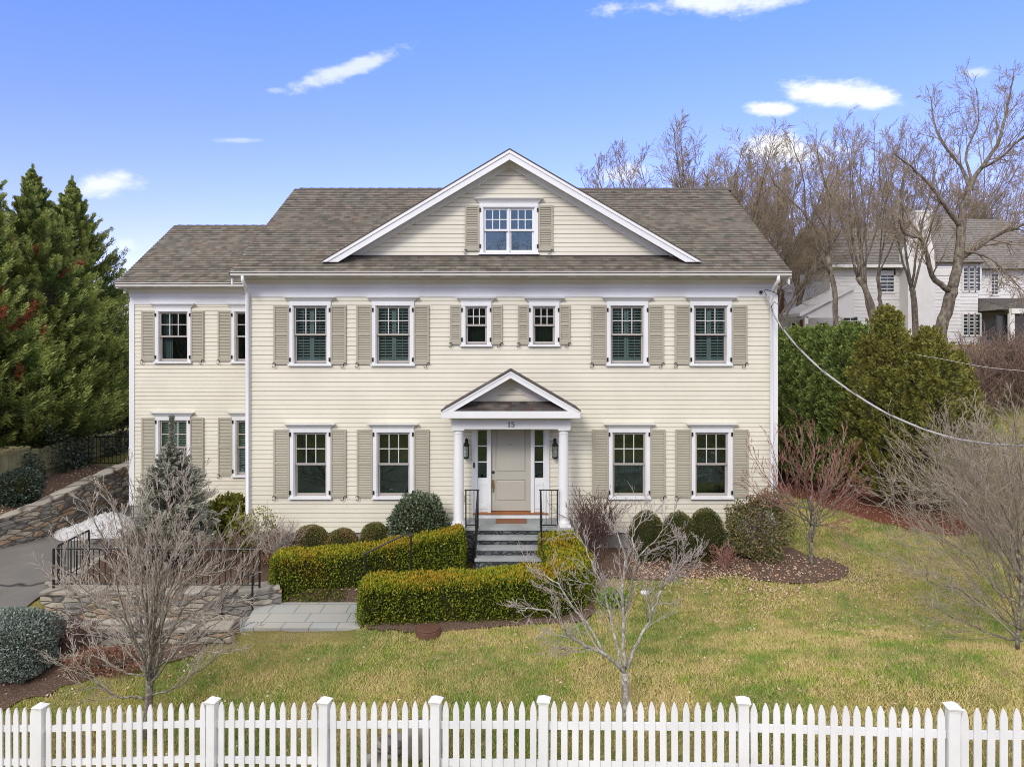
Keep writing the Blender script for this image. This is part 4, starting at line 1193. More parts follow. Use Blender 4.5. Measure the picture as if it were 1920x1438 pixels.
# ------------------------------------------------------------------ stone walls
def stone_wall(pts, thick, top, bottom, label, cap=.05, rough=.02, seed=1, ends=True):
    """pts (x, y); top / bottom: z per point"""
    r = random.Random(seed)
    t = thing('stone_wall', (pts[0][0], pts[0][1], bottom[0]), label, 'stone wall')
    fine = []
    for (a, b_, ta, tb, ba, bb) in zip(pts, pts[1:], top, top[1:], bottom, bottom[1:]):
        L = math.dist(a, b_); n = max(1, int(L / .18))
        for i in range(n): f = i / n; fine.append((a[0] + (b_[0] - a[0]) * f, a[1] + (b_[1] - a[1]) * f, ta + (tb - ta) * f, ba + (bb - ba) * f))
    fine.append((pts[-1][0], pts[-1][1], top[-1], bottom[-1]))
    m = MB(); rows = 6
    grid = []
    for i, (x, y, zt, zb) in enumerate(fine):
        p, q = fine[max(0, i - 1)], fine[min(len(fine) - 1, i + 1)]
        d = Vector((q[0] - p[0], q[1] - p[1], 0)).normalized(); nrm = Vector((d.y, -d.x, 0))
        col = []
        for side in (1, -1):
            rr = range(rows + 1) if side == 1 else range(rows, -1, -1)
            for k in rr:
                off = thick / 2 + r.uniform(-rough, rough); z = zb + (zt - zb) * k / rows
                col.append((x + nrm.x * off * side, y + nrm.y * off * side, z))
        grid.append(col)
    n = len(grid[0])
    for c in grid: m.v += c
    for i in range(len(grid) - 1):
        for k in range(n):
            w = (k + 1) % n
            m.f.append((i * n + k, (i + 1) * n + k, (i + 1) * n + w, i * n + w))
    m.f.append(tuple(range(n))); m.f.append(tuple((len(grid) - 1) * n + k for k in reversed(range(n))))
    m.build('wall_face', M['stone'], t)
    # capping slabs of uneven length
    i = 0; cb = MB()
    while i < len(fine) - 1:
        j = min(len(fine) - 1, i + r.randint(2, 5))
        a, c = fine[i], fine[j]
        d = Vector((c[0] - a[0], c[1] - a[1], 0)); L = d.length; d.normalize(); nr = Vector((d.y, -d.x, 0))
        h = cap * r.uniform(.8, 1.25); o1, o2 = thick / 2 + r.uniform(.01, .05), thick / 2 + r.uniform(.01, .05)
        A, Cc = Vector((a[0], a[1], a[2])) + d * .006, Vector((c[0], c[1], c[2])) - d * .006
        lo = [A + nr * o1, Cc + nr * (o1 + r.uniform(-.02, .02)), Cc - nr * o2, A - nr * o2]
        cb.prism([q + Vector((0, 0, h)) for q in lo], [q + Vector((0, 0, -.004)) for q in lo])
        i = j
    cb.build('capstones', M['stone_cap'], t, bevel=.008)
    return t
stone_wall([(-9.3, 14.2), (-5.3, 14.2), (-4.75, 14.5)], .42, [-.16, -.16, -.16], [-1.0, -1.0, -1.0], 'stone retaining wall under the long black iron railing')
stone_wall([(-9.35, 14.55), (-9.3, 17.2)], .4, [-.16, -.1], [-.8, -.6], 'short stone wall running back along the asphalt drive', seed=4)
stone_wall([(-9.6, 12.92), (-5.02, 12.86)], .44, [-.35, -.35], [-1.2, -1.1], 'low stone wall in front, ending at the pale paving', seed=7)
yy_ = [14.5, 15.5, 16.5, 18, 20, 21.5, 23.2]
stone_wall([(float(wall_x(y)), y) for y in yy_], .36, [.28, .34, .42, .62, .92, 1.02, 1.1], [-.6] * 7, 'long fieldstone retaining wall along the far side of the drive', seed=9, rough=.035)
stone_wall([(-14.6, 23.3), (-10.6, 23.3)], .35, [.78, .78], [-.4, -.4], 'stone wall at the back left beneath the far iron railing', seed=11)
stone_wall([(-12.2, 22.6), (-10.6, 22.6)], .4, [.42, .42], [-.5, -.5], 'lower stone step wall at the back left beside the house wing', seed=12)

railing('iron_railing', [(-9.17, 14.2, -.11), (-5.05, 14.2, -.13)], 'long black iron railing with thin balusters on the front stone wall', height=.80, gap=.115)
railing('iron_railing', [(-9.2, 14.4, -.11), (-9.3, 15.6, -.11)], 'short black iron railing return beside the asphalt drive', height=.80, gap=.115)
railing('iron_railing', [(-13.9, 23.3, .83), (-10.65, 23.3, .83)], 'far black iron railing beside the wooden fence at the back left', height=.95, gap=.13)
t = thing('hand_rail', (-2.97, 14.42, -.4), 'black iron handrail climbing between the two clipped hedges', 'railing')
MB().tube([(-3.03, 14.42, .50), (-2.97, 14.42, .53), (-2.2, 14.42, .90), (-1.99, 14.42, .90)], .019, 6).build('rail', M['iron'], t)
for x, z0, z1 in ((-2.97, -.45, .53), (-2.05, -.1, .9)): MB().box(x - .016, x + .016, 14.404, 14.436, z0, z1).build('post', M['iron'], t)
t = thing('hand_rail', (-5.15, 14.0, -.6), 'short black iron handrail at the left end of the pale paving', 'railing')
MB().tube([(-5.75, 13.95, .0), (-5.1, 13.95, .28), (-4.98, 13.95, .28)], .018, 6).build('rail', M['iron'], t)
for x, z0, z1 in ((-5.7, -.75, .02), (-5.1, -.45, .28)): MB().box(x - .015, x + .015, 13.935, 13.965, z0, z1).build('post', M['iron'], t)

# ------------------------------------------------------------------ white picket fence and gate
posts = [(px, 8.89 / (1 + .178 * (px - 960) / F)) for px in (76, 398, 608, 817, 1019, 1394, 1786)]
posts = [(PX(px, D), D) for px, D in posts]
posts = [(-9.4, 10.5)] + posts + [(7.3, 7.6)]
ptz = {1: 1312, 2: 1301, 3: 1301, 4: 1299.5, 5: 1299, 6: 1300.5, 7: 1311}
ztop = []
for i, (x, y) in enumerate(posts):
    ztop.append(PZ(ptz[i] + 5, y) if i in ptz else None)
ztop[0] = ztop[1] - .25; ztop[-1] = ztop[-2] + .2
FH = 1.08
fz2 = [z - FH for z in ztop]      # foot height of the fence at each post
me_p = MB()
pw, pd, ph = .039, .011, .965
prof = [(-pw, 0), (pw, 0), (pw, ph - .12), (pw * .88, ph - .085), (pw * .62, ph - .045), (pw * .25, ph - .008), (0, ph), (-pw * .25, ph - .008), (-pw * .62, ph - .045), (-pw * .88, ph - .085), (-pw, ph - .12)]
me_p.pxz(prof, -pd, pd)
pick_me = bpy.data.meshes.new('picket'); pick_me.from_pydata(me_p.v, [], me_p.f); pick_me.update(); pick_me.materials.append(M['fence_white'])
pb = MB().box(-.058, .058, -.058, .058, 0, FH - .07).box(-.066, .066, -.066, .066, FH - .085, FH - .07)
post_me = bpy.data.meshes.new('post'); post_me.from_pydata(pb.v, [], pb.f); post_me.update(); post_me.materials.append(M['fence_white'])
sq = lambda r, z: [(-r, -r, z), (r, -r, z), (r, r, z), (-r, r, z)]
cbm = MB().prism(sq(.082, FH - .045), sq(.072, FH - .07)).prism(sq(.012, FH + .005), sq(.082, FH - .0445))
cap_me = bpy.data.meshes.new('post_cap'); cap_me.from_pydata(cbm.v, [], cbm.f); cap_me.update(); cap_me.materials.append(M['fence_white'])
rr = random.Random(5)
def add(me, name, parent, loc, rz=0, ry=0):
    o = bpy.data.objects.new(name, me); C.objects.link(o); o.parent = parent
    o.location = Vector(loc) - root_loc(parent); o.rotation_euler = (0, ry, rz); return o
def fence_run(root, i0, i1, with_posts, low_rail=True, counts=None):
    for i in with_posts:
        x, y = posts[i]; a = posts[max(0, i - 1)]; b_ = posts[min(len(posts) - 1, i + 1)]
        ang = math.atan2(b_[1] - a[1], b_[0] - a[0])
        p = add(post_me, 'post', root, (x, y, fz2[i]), ang, rr.uniform(-.006, .006))
        c = bpy.data.objects.new('post_cap', cap_me); C.objects.link(c); c.parent = p
    for i in range(i0, i1):
        (xa, ya), (xb, yb) = posts[i], posts[i + 1]
        za, zb = fz2[i], fz2[i + 1]
        d = Vector((xb - xa, yb - ya, 0)); L = d.length; d.normalize(); nr = Vector((d.y, -d.x, 0)); ang = math.atan2(d.y, d.x)
        zz = lambda t: za + (zb - za) * t
        for h in ((.66, .18) if low_rail else (.66,)):
            a0 = Vector((xa, ya, zz(0) + h)) + d * .06; a1 = Vector((xb, yb, zz(1) + h)) - d * .06
            q = lambda p: [p + nr * .015 * 0 + nr * -.012, p - nr * .05, p - nr * .05 + Vector((0, 0, .085)), p - nr * .012 + Vector((0, 0, .085))]
            MB().prism(q(a0), q(a1)).build('rail', M['fence_white'], root)
        n = counts.get(i) if counts and i in counts else round((L - .12) / .131)
        for k in range(n):
            s = .06 + (L - .12) * (k + .5) / n
            t_ = s / L
            p = Vector((xa, ya, 0)) + d * s
            add(pick_me, 'picket', root, (p.x, p.y, zz(t_) + .045 + rr.uniform(-.006, .006)), ang + rr.uniform(-.02, .02), rr.uniform(-.007, .007))
f1 = thing('picket_fence', (posts[1][0], posts[1][1], fz2[1]), 'white picket fence in the foreground, the part left of the gate', 'fence')
fence_run(f1, 0, 3, [0, 1, 2, 3], counts={1: 16, 2: 10})
f2 = thing('picket_fence', (posts[4][0], posts[4][1], fz2[4]), 'white picket fence in the foreground, the part right of the gate', 'fence')
fence_run(f2, 4, 8, [4, 5, 6, 7, 8], counts={4: 9, 5: 17, 6: 17})
gt = thing('garden_gate', (posts[3][0], posts[3][1], fz2[3]), 'narrow white picket gate without a middle lower rail, between two capped posts', 'gate')
gt['label'] = 'narrow white picket gate hung between two capped fence posts'
fence_run(gt, 3, 4, [], low_rail=False, counts={3: 10})
a, c = posts[3], posts[4]
MB().prism(*[[(x, y + .012, z + .05), (x, y + .05, z + .05), (x, y + .05, z + .13), (x, y + .012, z + .13)] for x, y, z in ((a[0] + .07, a[1], fz2[3]), (c[0] - .07, c[1], fz2[4]))]).build('rail', M['fence_white'], gt)

# boulders and a flagstone behind the gate
def boulder(px, D, r, label, zoff=0, seed=1, mat_='stone_cap'):
    rg = np.random.default_rng(seed); m = bpy.data.meshes.new('boulder'); 
    import bmesh
    bm = bmesh.new(); bmesh.ops.create_icosphere(bm, subdivisions=3, radius=1)
    ph_ = rg.uniform(0, 6, 6)
    for v in bm.verts:
        p = v.co; k = 1 + .13 * math.sin(3 * p.x + ph_[0]) + .1 * math.sin(4 * p.y + ph_[1]) + .1 * math.sin(5 * p.z + ph_[2]) + .05 * math.sin(9 * p.x + 7 * p.y + ph_[3])
        v.co = Vector((max(-.8, min(.8, p.x * k)) * r[0], max(-.8, min(.8, p.y * k)) * r[1], max(-.7, min(.7, p.z * k)) * r[2]))
    bm.to_mesh(m); bm.free()
    o = link_mesh(m, 'boulder', M[mat_], smooth=True); x = PX(px, D)
    o.location = (x, D, g1(x, D) + zoff); return props(o, label, 'boulder')
boulder(798, 9.75, (.34, .26, .30), 'pale upright boulder seen behind the gate pickets', .2, 1)
boulder(735, 9.85, (.28, .22, .2), 'lower brownish boulder behind the gate, left of the pale one', .05, 3, 'stone')
boulder(700, 9.6, (.2, .2, .14), 'small grey boulder at the foot of the gate', .02, 5)

# ------------------------------------------------------------------ small things on the ground
x, y = PX(805, 13.0), 12.85
z = g1(x, y)
o = MB().lathe(0, 0, [(0, .235), (.09, .225), (.1, .20), (.11, .21), (.125, .205), (.13, .19)], 28).build('well_cap', M['cap']); o.location = (x, y, z); props(o, 'round rust brown well cap on the lawn in front of the hedge', 'cover')
x, y = PX(1209, 14.35), 14.35
o = MB().lathe(0, 0, [(0, .09), (.03, .09), (.042, .08), (.045, .03)], 20).build('drain_cap', M['plastic']); o.location = (x, y, g1(x, y) + .005); props(o, 'small round white cap lying on the right lawn', 'cap')

# snow heap on the drive
def snow():
    rg = np.random.default_rng(8); n = 70
    xs = np.linspace(-1, 1, n); A, B = np.meshgrid(xs, xs)
    rr_ = np.sqrt(A ** 2 + B ** 2); H = np.clip(1 - rr_ ** 2, 0, 1) ** .6
    H = H * (.75 + .25 * np.sin(4 * A + 1) * np.cos(3 * B)) + .05 * rg.normal(size=A.shape) * (H > .02)
    cx, cy = -10.75, 18.6
    V = np.stack([cx + A * 1.25 + .15 * B, cy + B * .65 + .12 * np.sin(5 * A), -.2 + H * .58 - .03], -1).reshape(-1, 3)
    idx = np.arange(n * n).reshape(n, n); f = np.stack([idx[:-1, :-1], idx[:-1, 1:], idx[1:, 1:], idx[1:, :-1]], -1).reshape(-1, 4)
    o = link_mesh(np_mesh('snow_heap', V, f), 'snow_heap', M['snow'], smooth=True)
    props(o, 'heap of old dirty snow melting on the drive beside the house wing', 'snow heap')
snow()

# ------------------------------------------------------------------ wooden board fence at the left
t = thing('board_fence', (-13.9, 20, .7), 'weathered greenish wooden board fence below the tall cypresses', 'fence')
b = MB(); r = random.Random(2)
fp = [(-16.5, 15.0), (-14.1, 18.5), (-14.05, 22.6), (-13.9, 28)]
for (xa, ya), (xb, yb) in zip(fp, fp[1:]):
    L = math.dist((xa, ya), (xb, yb)); n = int(L / .15)
    for i in range(n):
        f0, f1_ = i / n, (i + .94) / n; o1 = r.uniform(-.008, .008)
        x0_, y0_, x1_, y1_ = xa + (xb - xa) * f0, ya + (yb - ya) * f0, xa + (xb - xa) * f1_, ya + (yb - ya) * f1_
        zb = g1(x0_, y0_) - .1; zt = 1.68 + .02 * r.random() - .02 * (20 - y0_) * (y0_ < 20)
        b.prism([(x0_ + o1, y0_, zb), (x1_ + o1, y1_, zb), (x1_ + o1, y1_, zt), (x0_ + o1, y0_, zt)], [(x0_ - .02 + o1, y0_, zb), (x1_ - .02 + o1, y1_, zb), (x1_ - .02 + o1, y1_, zt), (x0_ - .02 + o1, y0_, zt)])
b.build('boards', M['oldwood'], t)
for (x, y) in ((-14.0, 18.6), (-13.98, 20.8), (-13.95, 22.9), (-13.85, 25.2)):
    MB().box(x - .06, x + .06, y - .06, y + .06, .4, 1.75).build('post', M['oldwood'], t)
for (xa, ya), (xb, yb) in zip(fp[1:], fp[2:]):
    MB().prism([(xa + .03, ya, 1.05), (xa + .07, ya, 1.05), (xa + .07, ya, 1.14), (xa + .03, ya, 1.14)], [(xb + .03, yb, 1.05), (xb + .07, yb, 1.05), (xb + .07, yb, 1.14), (xb + .03, yb, 1.14)]).build('rail', M['oldwood'], t)

# ------------------------------------------------------------------ evergreen builders
def blob_points(n, r, rng, shell=.55, lump=.12, flat=.0, seed=0):
    """points through an ellipsoid, thicker near its skin"""
    d = unit(rng.normal(size=(n, 3)))
    ph = rng.uniform(0, 6.28, 6)
    k = 1 + lump * (np.sin(4 * d[:, 0] + ph[0]) * np.cos(3.4 * d[:, 2] + ph[1]) + .6 * np.sin(7 * d[:, 1] + 6 * d[:, 2] + ph[2]) + .35 * np.sin(13 * d[:, 0] + 11 * d[:, 2] + ph[3]))
    s = rng.uniform(shell, 1, n) ** .45
    return d * (s * k)[:, None] * np.array(r), d
def shrub(name, cx, cy, rx, ry, h, label, cat, m, n, L, seed, group=None, z=None, lump=.12, stems=True, core=.78, upness=.2, extra=None, squash=1.0):
    rng = np.random.default_rng(seed)
    z0 = g1(cx, cy) if z is None else z
    t = thing(name, (cx, cy, z0), label, cat, group)
    p, d = blob_points(n, (rx, ry, h * .56), rng, lump=lump)
    p[:, 2] = p[:, 2] + h * .48
    low = p[:, 2] < .02; p[low, 2] = rng.uniform(.0, h * .3, low.sum())
    v, f = leaves(p, d + rng.normal(size=d.shape) * .6 + np.array([0, 0, upness]), L * rng.uniform(.7, 1.3, n), L * .5, rng)
    o = link_mesh(np_mesh('foliage', v, f), 'foliage', m, t, local=True)
    if stems:
        ps = []
        for i in range(40):
            a = rng.uniform(0, 6.28); e = np.array([math.cos(a) * rx * rng.uniform(.2, .75), math.sin(a) * ry * rng.uniform(.2, .75), h * rng.uniform(.5, .9)])
            ps.append(([(0, 0, 0), tuple(e * .4 + rng.normal(size=3) * .03), tuple(e)], [.014, .009, .004]))
        v, f = tubes(ps, 4); link_mesh(np_mesh('stems', v, f), 'stems', M['bg_bark'], t, local=True)
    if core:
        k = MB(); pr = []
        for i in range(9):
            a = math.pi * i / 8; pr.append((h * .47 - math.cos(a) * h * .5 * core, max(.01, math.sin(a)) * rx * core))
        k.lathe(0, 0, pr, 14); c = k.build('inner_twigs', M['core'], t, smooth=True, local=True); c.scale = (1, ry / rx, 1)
    return t

def hedge(name, pts, hw_, heights, label, zb, seed, dens=5200, L=.05):
    """clipped hedge along a centre line; heights = top z per point; zb = base z per point"""
    rng = np.random.default_rng(seed)
    pts = [np.array(p, float) for p in pts]
    t = thing(name, (pts[0][0], pts[0][1], zb[0]), label, 'hedge')
    segs = list(zip(pts, pts[1:])); Ls = [np.linalg.norm(b - a) for a, b in segs]; tot = sum(Ls); cum = np.concatenate([[0], np.cumsum(Ls)])
    def at(s):
        s = np.clip(s, 0, tot); X = np.interp(s, cum, [p[0] for p in pts]); Y = np.interp(s, cum, [p[1] for p in pts])
        e = .12; X2 = np.interp(np.clip(s + e, 0, tot), cum, [p[0] for p in pts]); Y2 = np.interp(np.clip(s + e, 0, tot), cum, [p[1] for p in pts])
        X1 = np.interp(np.clip(s - e, 0, tot), cum, [p[0] for p in pts]); Y1 = np.interp(np.clip(s - e, 0, tot), cum, [p[1] for p in pts])
        d = np.stack([X2 - X1, Y2 - Y1], -1); d /= np.linalg.norm(d, axis=-1, keepdims=True)
        return X, Y, d, np.interp(s, cum, heights), np.interp(s, cum, zb)
    H = np.mean(np.array(heights) - np.array(zb))
    per = 2 * H + 2 * hw_
    n = int(dens * (tot * per + 2 * 2 * hw_ * H) * .5)
    out = []; nrm = []
    # profile: rounded rectangle, sampled by perimeter; plus the two ends
    ne = int(n * (4 * hw_ * H) / (tot * per + 4 * hw_ * H))
    s = rng.uniform(0, tot, n - ne); w = rng.uniform(0, per, n - ne)
    X, Y, d, zt, z0 = at(s); hh = zt - z0
    side = np.where(w < H, 0, np.where(w < H + 2 * hw_, 1, 2))
    q = np.where(side == 0, -1.0, np.where(side == 2, 1.0, (w - H) / hw_ - 1)); hz = np.where(side == 0, w / H, np.where(side == 2, (w - H - 2 * hw_) / H, 1.0))
    rc = .16
    ex = np.abs(q) ** 6; hz2 = np.where(side == 1, 1 - .10 * ex, hz); q2 = np.where(side != 1, q * (1 - .16 * np.clip(hz, 0, 1) ** 8), q * .93)
    wav = 1 + .05 * np.sin(s * 3.1 + seed) + .03 * np.sin(s * 7.3) ; inset = rng.uniform(0, 1, len(s)) ** 2 * .09
    bulge = .02 * np.sin(s * 9 + hz * 5) + .018 * np.sin(s * 17 + q * 9)
    q3 = q2 * hw_ * wav - np.sign(q2) * np.where(side != 1, inset, 0) + bulge * (side != 1)
    zz = z0 + hh * hz2 + np.where(side == 1, -inset + bulge + .012 * np.sin(s * 5), 0)
    x = X + d[:, 1] * q3; y = Y - d[:, 0] * q3
    out.append(np.stack([x, y, zz], -1))
    nn = np.stack([d[:, 1] * q * (side != 1), -d[:, 0] * q * (side != 1), 1.0 * (side == 1) + .3], -1); nrm.append(nn)
    for e, sg in ((0.0, -1), (tot, 1)):
        m_ = ne // 2; q = rng.uniform(-.95, .95, m_); hz = rng.uniform(0, .97, m_)
        X, Y, d, zt, z0 = at(np.full(m_, e)); bul = sg * (.10 * (1 - q ** 2) * (1 - .5 * hz ** 4) - rng.uniform(0, 1, m_) ** 2 * .09)
        x = X + d[:, 1] * q * hw_ + d[:, 0] * bul; y = Y - d[:, 0] * q * hw_ + d[:, 1] * bul
        out.append(np.stack([x, y, z0 + (zt - z0) * hz], -1)); nrm.append(np.stack([d[:, 0] * sg, d[:, 1] * sg, np.full(m_, .3)], -1))
    p = np.concatenate(out); nn = np.concatenate(nrm)
    stray = rng.random(len(p)) < .04; p[stray] += nn[stray] * rng.uniform(.01, .06, stray.sum())[:, None]
    v, f = leaves(p, nn + rng.normal(size=p.shape) * .75, L * rng.uniform(.6, 1.3, len(p)), L * .5, rng)
    link_mesh(np_mesh('foliage', v, f), 'foliage', M['hedge'], t)
    # golden shoots standing on the top
    top = out[0][side_is_top(w, H, hw_)] if False else out[0][(w >= H) & (w < H + 2 * hw_)]
    top = top[rng.random(len(top)) < .62]
    v, f = leaves(top + np.array([0, 0, .018]) + rng.normal(size=top.shape) * .012, np.array([0, 0, 1.]) + rng.normal(size=top.shape) * .38, L * rng.uniform(.9, 1.7, len(top)), L * .38, rng)
    link_mesh(np_mesh('new_shoots', v, f), 'new_shoots', M['tips'], t)
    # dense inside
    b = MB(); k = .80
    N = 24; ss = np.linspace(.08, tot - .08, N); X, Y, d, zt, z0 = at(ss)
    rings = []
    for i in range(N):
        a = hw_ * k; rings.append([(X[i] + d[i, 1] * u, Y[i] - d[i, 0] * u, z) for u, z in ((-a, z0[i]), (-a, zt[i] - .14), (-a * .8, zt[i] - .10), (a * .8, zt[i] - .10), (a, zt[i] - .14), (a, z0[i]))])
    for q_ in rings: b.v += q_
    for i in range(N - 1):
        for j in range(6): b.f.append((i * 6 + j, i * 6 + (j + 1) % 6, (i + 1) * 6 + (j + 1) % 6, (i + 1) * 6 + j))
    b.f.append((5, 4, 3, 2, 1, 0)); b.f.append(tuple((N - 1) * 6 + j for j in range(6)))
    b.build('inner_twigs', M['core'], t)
    return t
hedge('clipped_hedge', [(-4.92, 14.76), (-3.2, 14.86), (-1.95, 15.2), (-1.08, 15.3)], .40, [.44, .52, .68, .83], 'clipped golden green hedge left of the entrance steps, nearest the house', [-.62, -.6, -.3, -.1], 11)
hedge('clipped_hedge', [(-2.84, 13.56), (-.6, 13.66), (1.00, 13.80), (1.20, 14.3), (1.06, 14.95), (.98, 15.35)], .46, [.28, .35, .45, .52, .64, .74], 'long clipped golden green hedge in front, turning back to the steps on the right', [-.62, -.5, -.42, -.3, -.1, .0], 12)

def ball(px, pyt, D, r, lab, seed, m='box'):
    x = PX(px, D); zt = PZ(pyt, D); z0 = g1(x, D)
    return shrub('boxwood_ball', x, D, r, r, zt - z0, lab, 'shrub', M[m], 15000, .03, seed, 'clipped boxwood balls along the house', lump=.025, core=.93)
ball(583, 985, 15.75, .42, 'clipped boxwood ball, leftmost of the three left of the steps, half russet', 21)
ball(641, 992, 15.75, .39, 'clipped boxwood ball, middle one of the three left of the steps', 22)
ball(703, 980, 15.9, .35, 'clipped boxwood ball left of the steps, against the dark holly', 23)
ball(1213, 960, 15.9, .42, 'clipped dark boxwood ball behind the bare tree twigs', 24, 'box_green')
ball(1273, 962, 15.75, .43, 'clipped dark boxwood ball, middle one of the three right of the steps', 25, 'box_green')
ball(1324, 955, 15.9, .42, 'clipped dark boxwood ball, rightmost of the three right of the steps', 26, 'box_green')
shrub('holly_shrub', PX(785, 15.85), 15.85, .74, .55, PZ(922, 15.85) - .0, 'large round dark green shrub beside the left portico column', 'shrub', M['holly'], 12000, .062, 31, lump=.10)
shrub('rhododendron', PX(428, 17.2), 17.2, .62, .6, PZ(938, 17.2) + .05, 'yellow green leafy shrub at the corner of the house wing', 'shrub', M['rhodo'], 3600, .13, 32, lump=.18, core=.6)
shrub('rhododendron', PX(455, 16.6), 16.4, .3, .3, .8, 'small yellow green shrub at the foot of the left downspout', 'shrub', M['rhodo'], 900, .11, 38, lump=.18, core=.5)
shrub('russet_shrub', PX(532, 15.6), 15.6, .5, .35, .72, 'russet leaved shrub left of the clipped balls', 'shrub', M['russet'], 3800, .05, 33, lump=.2, core=0)
shrub('euonymus_shrub', PX(1418, 15.9), 15.9, .72, .45, 1.42, 'loose mottled green and brown shrub at the right house corner', 'shrub', M['euonymus'], 8500, .062, 34, lump=.2, core=0)
shrub('dark_shrub', -13.0, 18.7, .60, .5, .95, 'dark blue green shrub on the bank by the wooden fence', 'shrub', M['dark_shrub'], 6000, .06, 35, lump=.15)
shrub('low_shrub', PX(190, 11.9), 12.1, .75, .35, .34, 'low reddish dry shrub in the bed before the front stone wall', 'shrub', island('reddish_dry_leaves', [(.30, .17, .11), (.22, .09, .07), (.40, .27, .17)], .8), 2600, .05, 36, core=0, lump=.25)
shrub('grass_tuft', PX(1150, 13.9), 13.9, .3, .25, .3, 'bright green tuft growing beside the end of the front hedge', 'plant', island('fresh_green', [(.13, .24, .02), (.2, .32, .03)], .6), 1400, .09, 37, core=0)

def ivy():
    rng = np.random.default_rng(77); n = 6000
    y = rng.uniform(20.2, 28, n); x = -13.8 + rng.normal(size=n) * .12; z = .75 + rng.random(n) ** 1.3 * (1.4 + .5 * np.sin(y * 3)); 
    keep = (np.sin(y * 2.3) + np.sin(y * 5.1 + z * 3) > -.5); p = np.stack([x, y, z], -1)[keep]
    v, f = leaves(p, rng.normal(size=p.shape), .09, .06, rng)
    props(link_mesh(np_mesh('ivy', v, f), 'ivy', M['dark_shrub']), kind='stuff', label='dark ivy climbing over the wooden fence at the back left', cat='ivy')
ivy()

# conifers
def spray_cluster(out, base, d, length, n, wid, L, rng, droop=0.0, curve=0.0):
    """feathery spray: leaves set along a branch, angled forward on both sides"""
    d = d / np.linalg.norm(d)
    s = np.cross(d, [0, 0, 1.]); s /= max(np.linalg.norm(s), 1e-6); u = np.cross(s, d)
    t_ = rng.random(n) ** .8
    w = (rng.random(n) * 2 - 1) * wid * (1 - t_ * .8)
    h = rng.normal(size=n) * wid * .22
    p = base + d * (t_ * length)[:, None] + s * w[:, None] + u * h[:, None]
    p[:, 2] += curve * (t_ * length) ** 2; dr_up = curve * 2 * t_ * length
    p[:, 2] -= droop * (t_ * length) ** 2 + np.abs(w) * .15
    dr_ = d + s * (np.sign(w) * .8)[:, None] + rng.normal(size=(n, 3)) * .28; dr_[:, 2] += dr_up
    out.append((p, dr_, L * rng.uniform(.7, 1.35, n), t_))
def conifer(name, x, y, z0, h, rad, label, cat, m, nb, npb, L, seed, base_clear=.05, taper=.85, up=.35, dead=0, lean=(0, 0), group=None, trunk_r=.16, wid=.32, blen=1.0, prof=None, droop=.05, Lw=.38, lump=.06, tip=None, curve=0.0):
    rng = np.random.default_rng(seed)
    t = thing(name, (x, y, z0), label, cat, group)
    MB().tube([(0, 0, 0), (lean[0] * .5, lean[1] * .5, h * .5), (lean[0], lean[1], h * .97)], [trunk_r, trunk_r * .6, .01], 8).build('trunk', M['bg_bark'], t, local=True)
    out, dd = [], []; tw = []
    ph_ = rng.uniform(0, 6, 4)
    lumps = lambda a, f: 1 + lump * (math.sin(3 * a + ph_[0] + 9 * f) + .7 * math.sin(5 * a + ph_[1] - 17 * f) + .5 * math.sin(31 * f + ph_[2]))
    for i in range(nb):
        f = base_clear + (1 - base_clear) * ((i + rng.random()) / nb) ** (1 / taper)
        f = min(f, .995)
        R_ = rad * lumps(az_ := rng.uniform(0, 6.2832), f) * (prof(f) if prof else (1 - f) ** .75 * (1 if f > .12 else .7 + 2.5 * f)) * rng.uniform(.72, 1.12)
        az = az_; a = math.cos(az); b_ = math.sin(az)
        zb = f * h; L_ = max(R_, .05)
        d = np.array([a, b_, up + 1.6 * f ** 3])
        base = np.array([lean[0] * f, lean[1] * f, zb])
        bl = min(L_ * .62, blen * 1.2)
        st_ = base + np.array([a, b_, 0]) * max(0, L_ - bl) + np.array([0, 0, (up) * max(0, L_ - bl) * .5])
        n = max(12, int(npb * rng.uniform(.7, 1.3)))
        spray_cluster(dd if rng.random() < dead else out, st_, d + rng.normal(size=3) * .12, bl * rng.uniform(.8, 1.35), n, wid * min(1, .10 + 1.1 * L_ / rad), L, rng, droop, curve)
        tw.append(([tuple(base), tuple(st_), tuple(st_ + d / np.linalg.norm(d) * bl * .8)], [.03, .018, .005]))
    # crest leader
    spray_cluster(out, np.array([lean[0], lean[1], h * .93]), np.array([.05, 0, 1.]), h * .09, npb, wid * .22, L, rng)
    for lst, mm, nm, part in ((out, m, 'foliage', 0), (out, tip, 'new_growth', 1), (dd, M['cypress_dead'], 'dead_sprays', 2)):
        if not lst or mm is None: continue
        p = np.concatenate([q[0] for q in lst]); d = np.concatenate([q[1] for q in lst]); LL = np.concatenate([q[2] for q in lst]); T = np.concatenate([q[3] for q in lst])
        if tip is not None and part < 2:
            k_ = (T > .78) == bool(part); p, d, LL = p[k_], d[k_], LL[k_]
        v, f = leaves(p, d, LL, LL * Lw, rng)
        link_mesh(np_mesh(nm, v, f), nm, mm, t, local=True)
    v, f = tubes(tw, 4); link_mesh(np_mesh('branches', v, f), 'branches', M['bg_bark'], t, local=True)
    return t
cy = [(-16.4, 21.2, 10.0, 3.3, 'tall dark cypress at the left edge with rusty dead sprays', .06, 51, (.3, 0)),
      (-15.5, 23.2, 9.7, 3.3, 'tall dark cypress, pointed and second from the left edge', .012, 52, (-.2, 0)),
      (-15.6, 25.6, 9.9, 3.5, 'tall cypress nearest the house wing, its right side sloping down', .0, 53, (-.3, 0)),
      (-16.4, 17.6, 6.6, 2.9, 'lower dark cypress in front at the left frame edge with a rusty spray', .08, 54, (0, 0))]
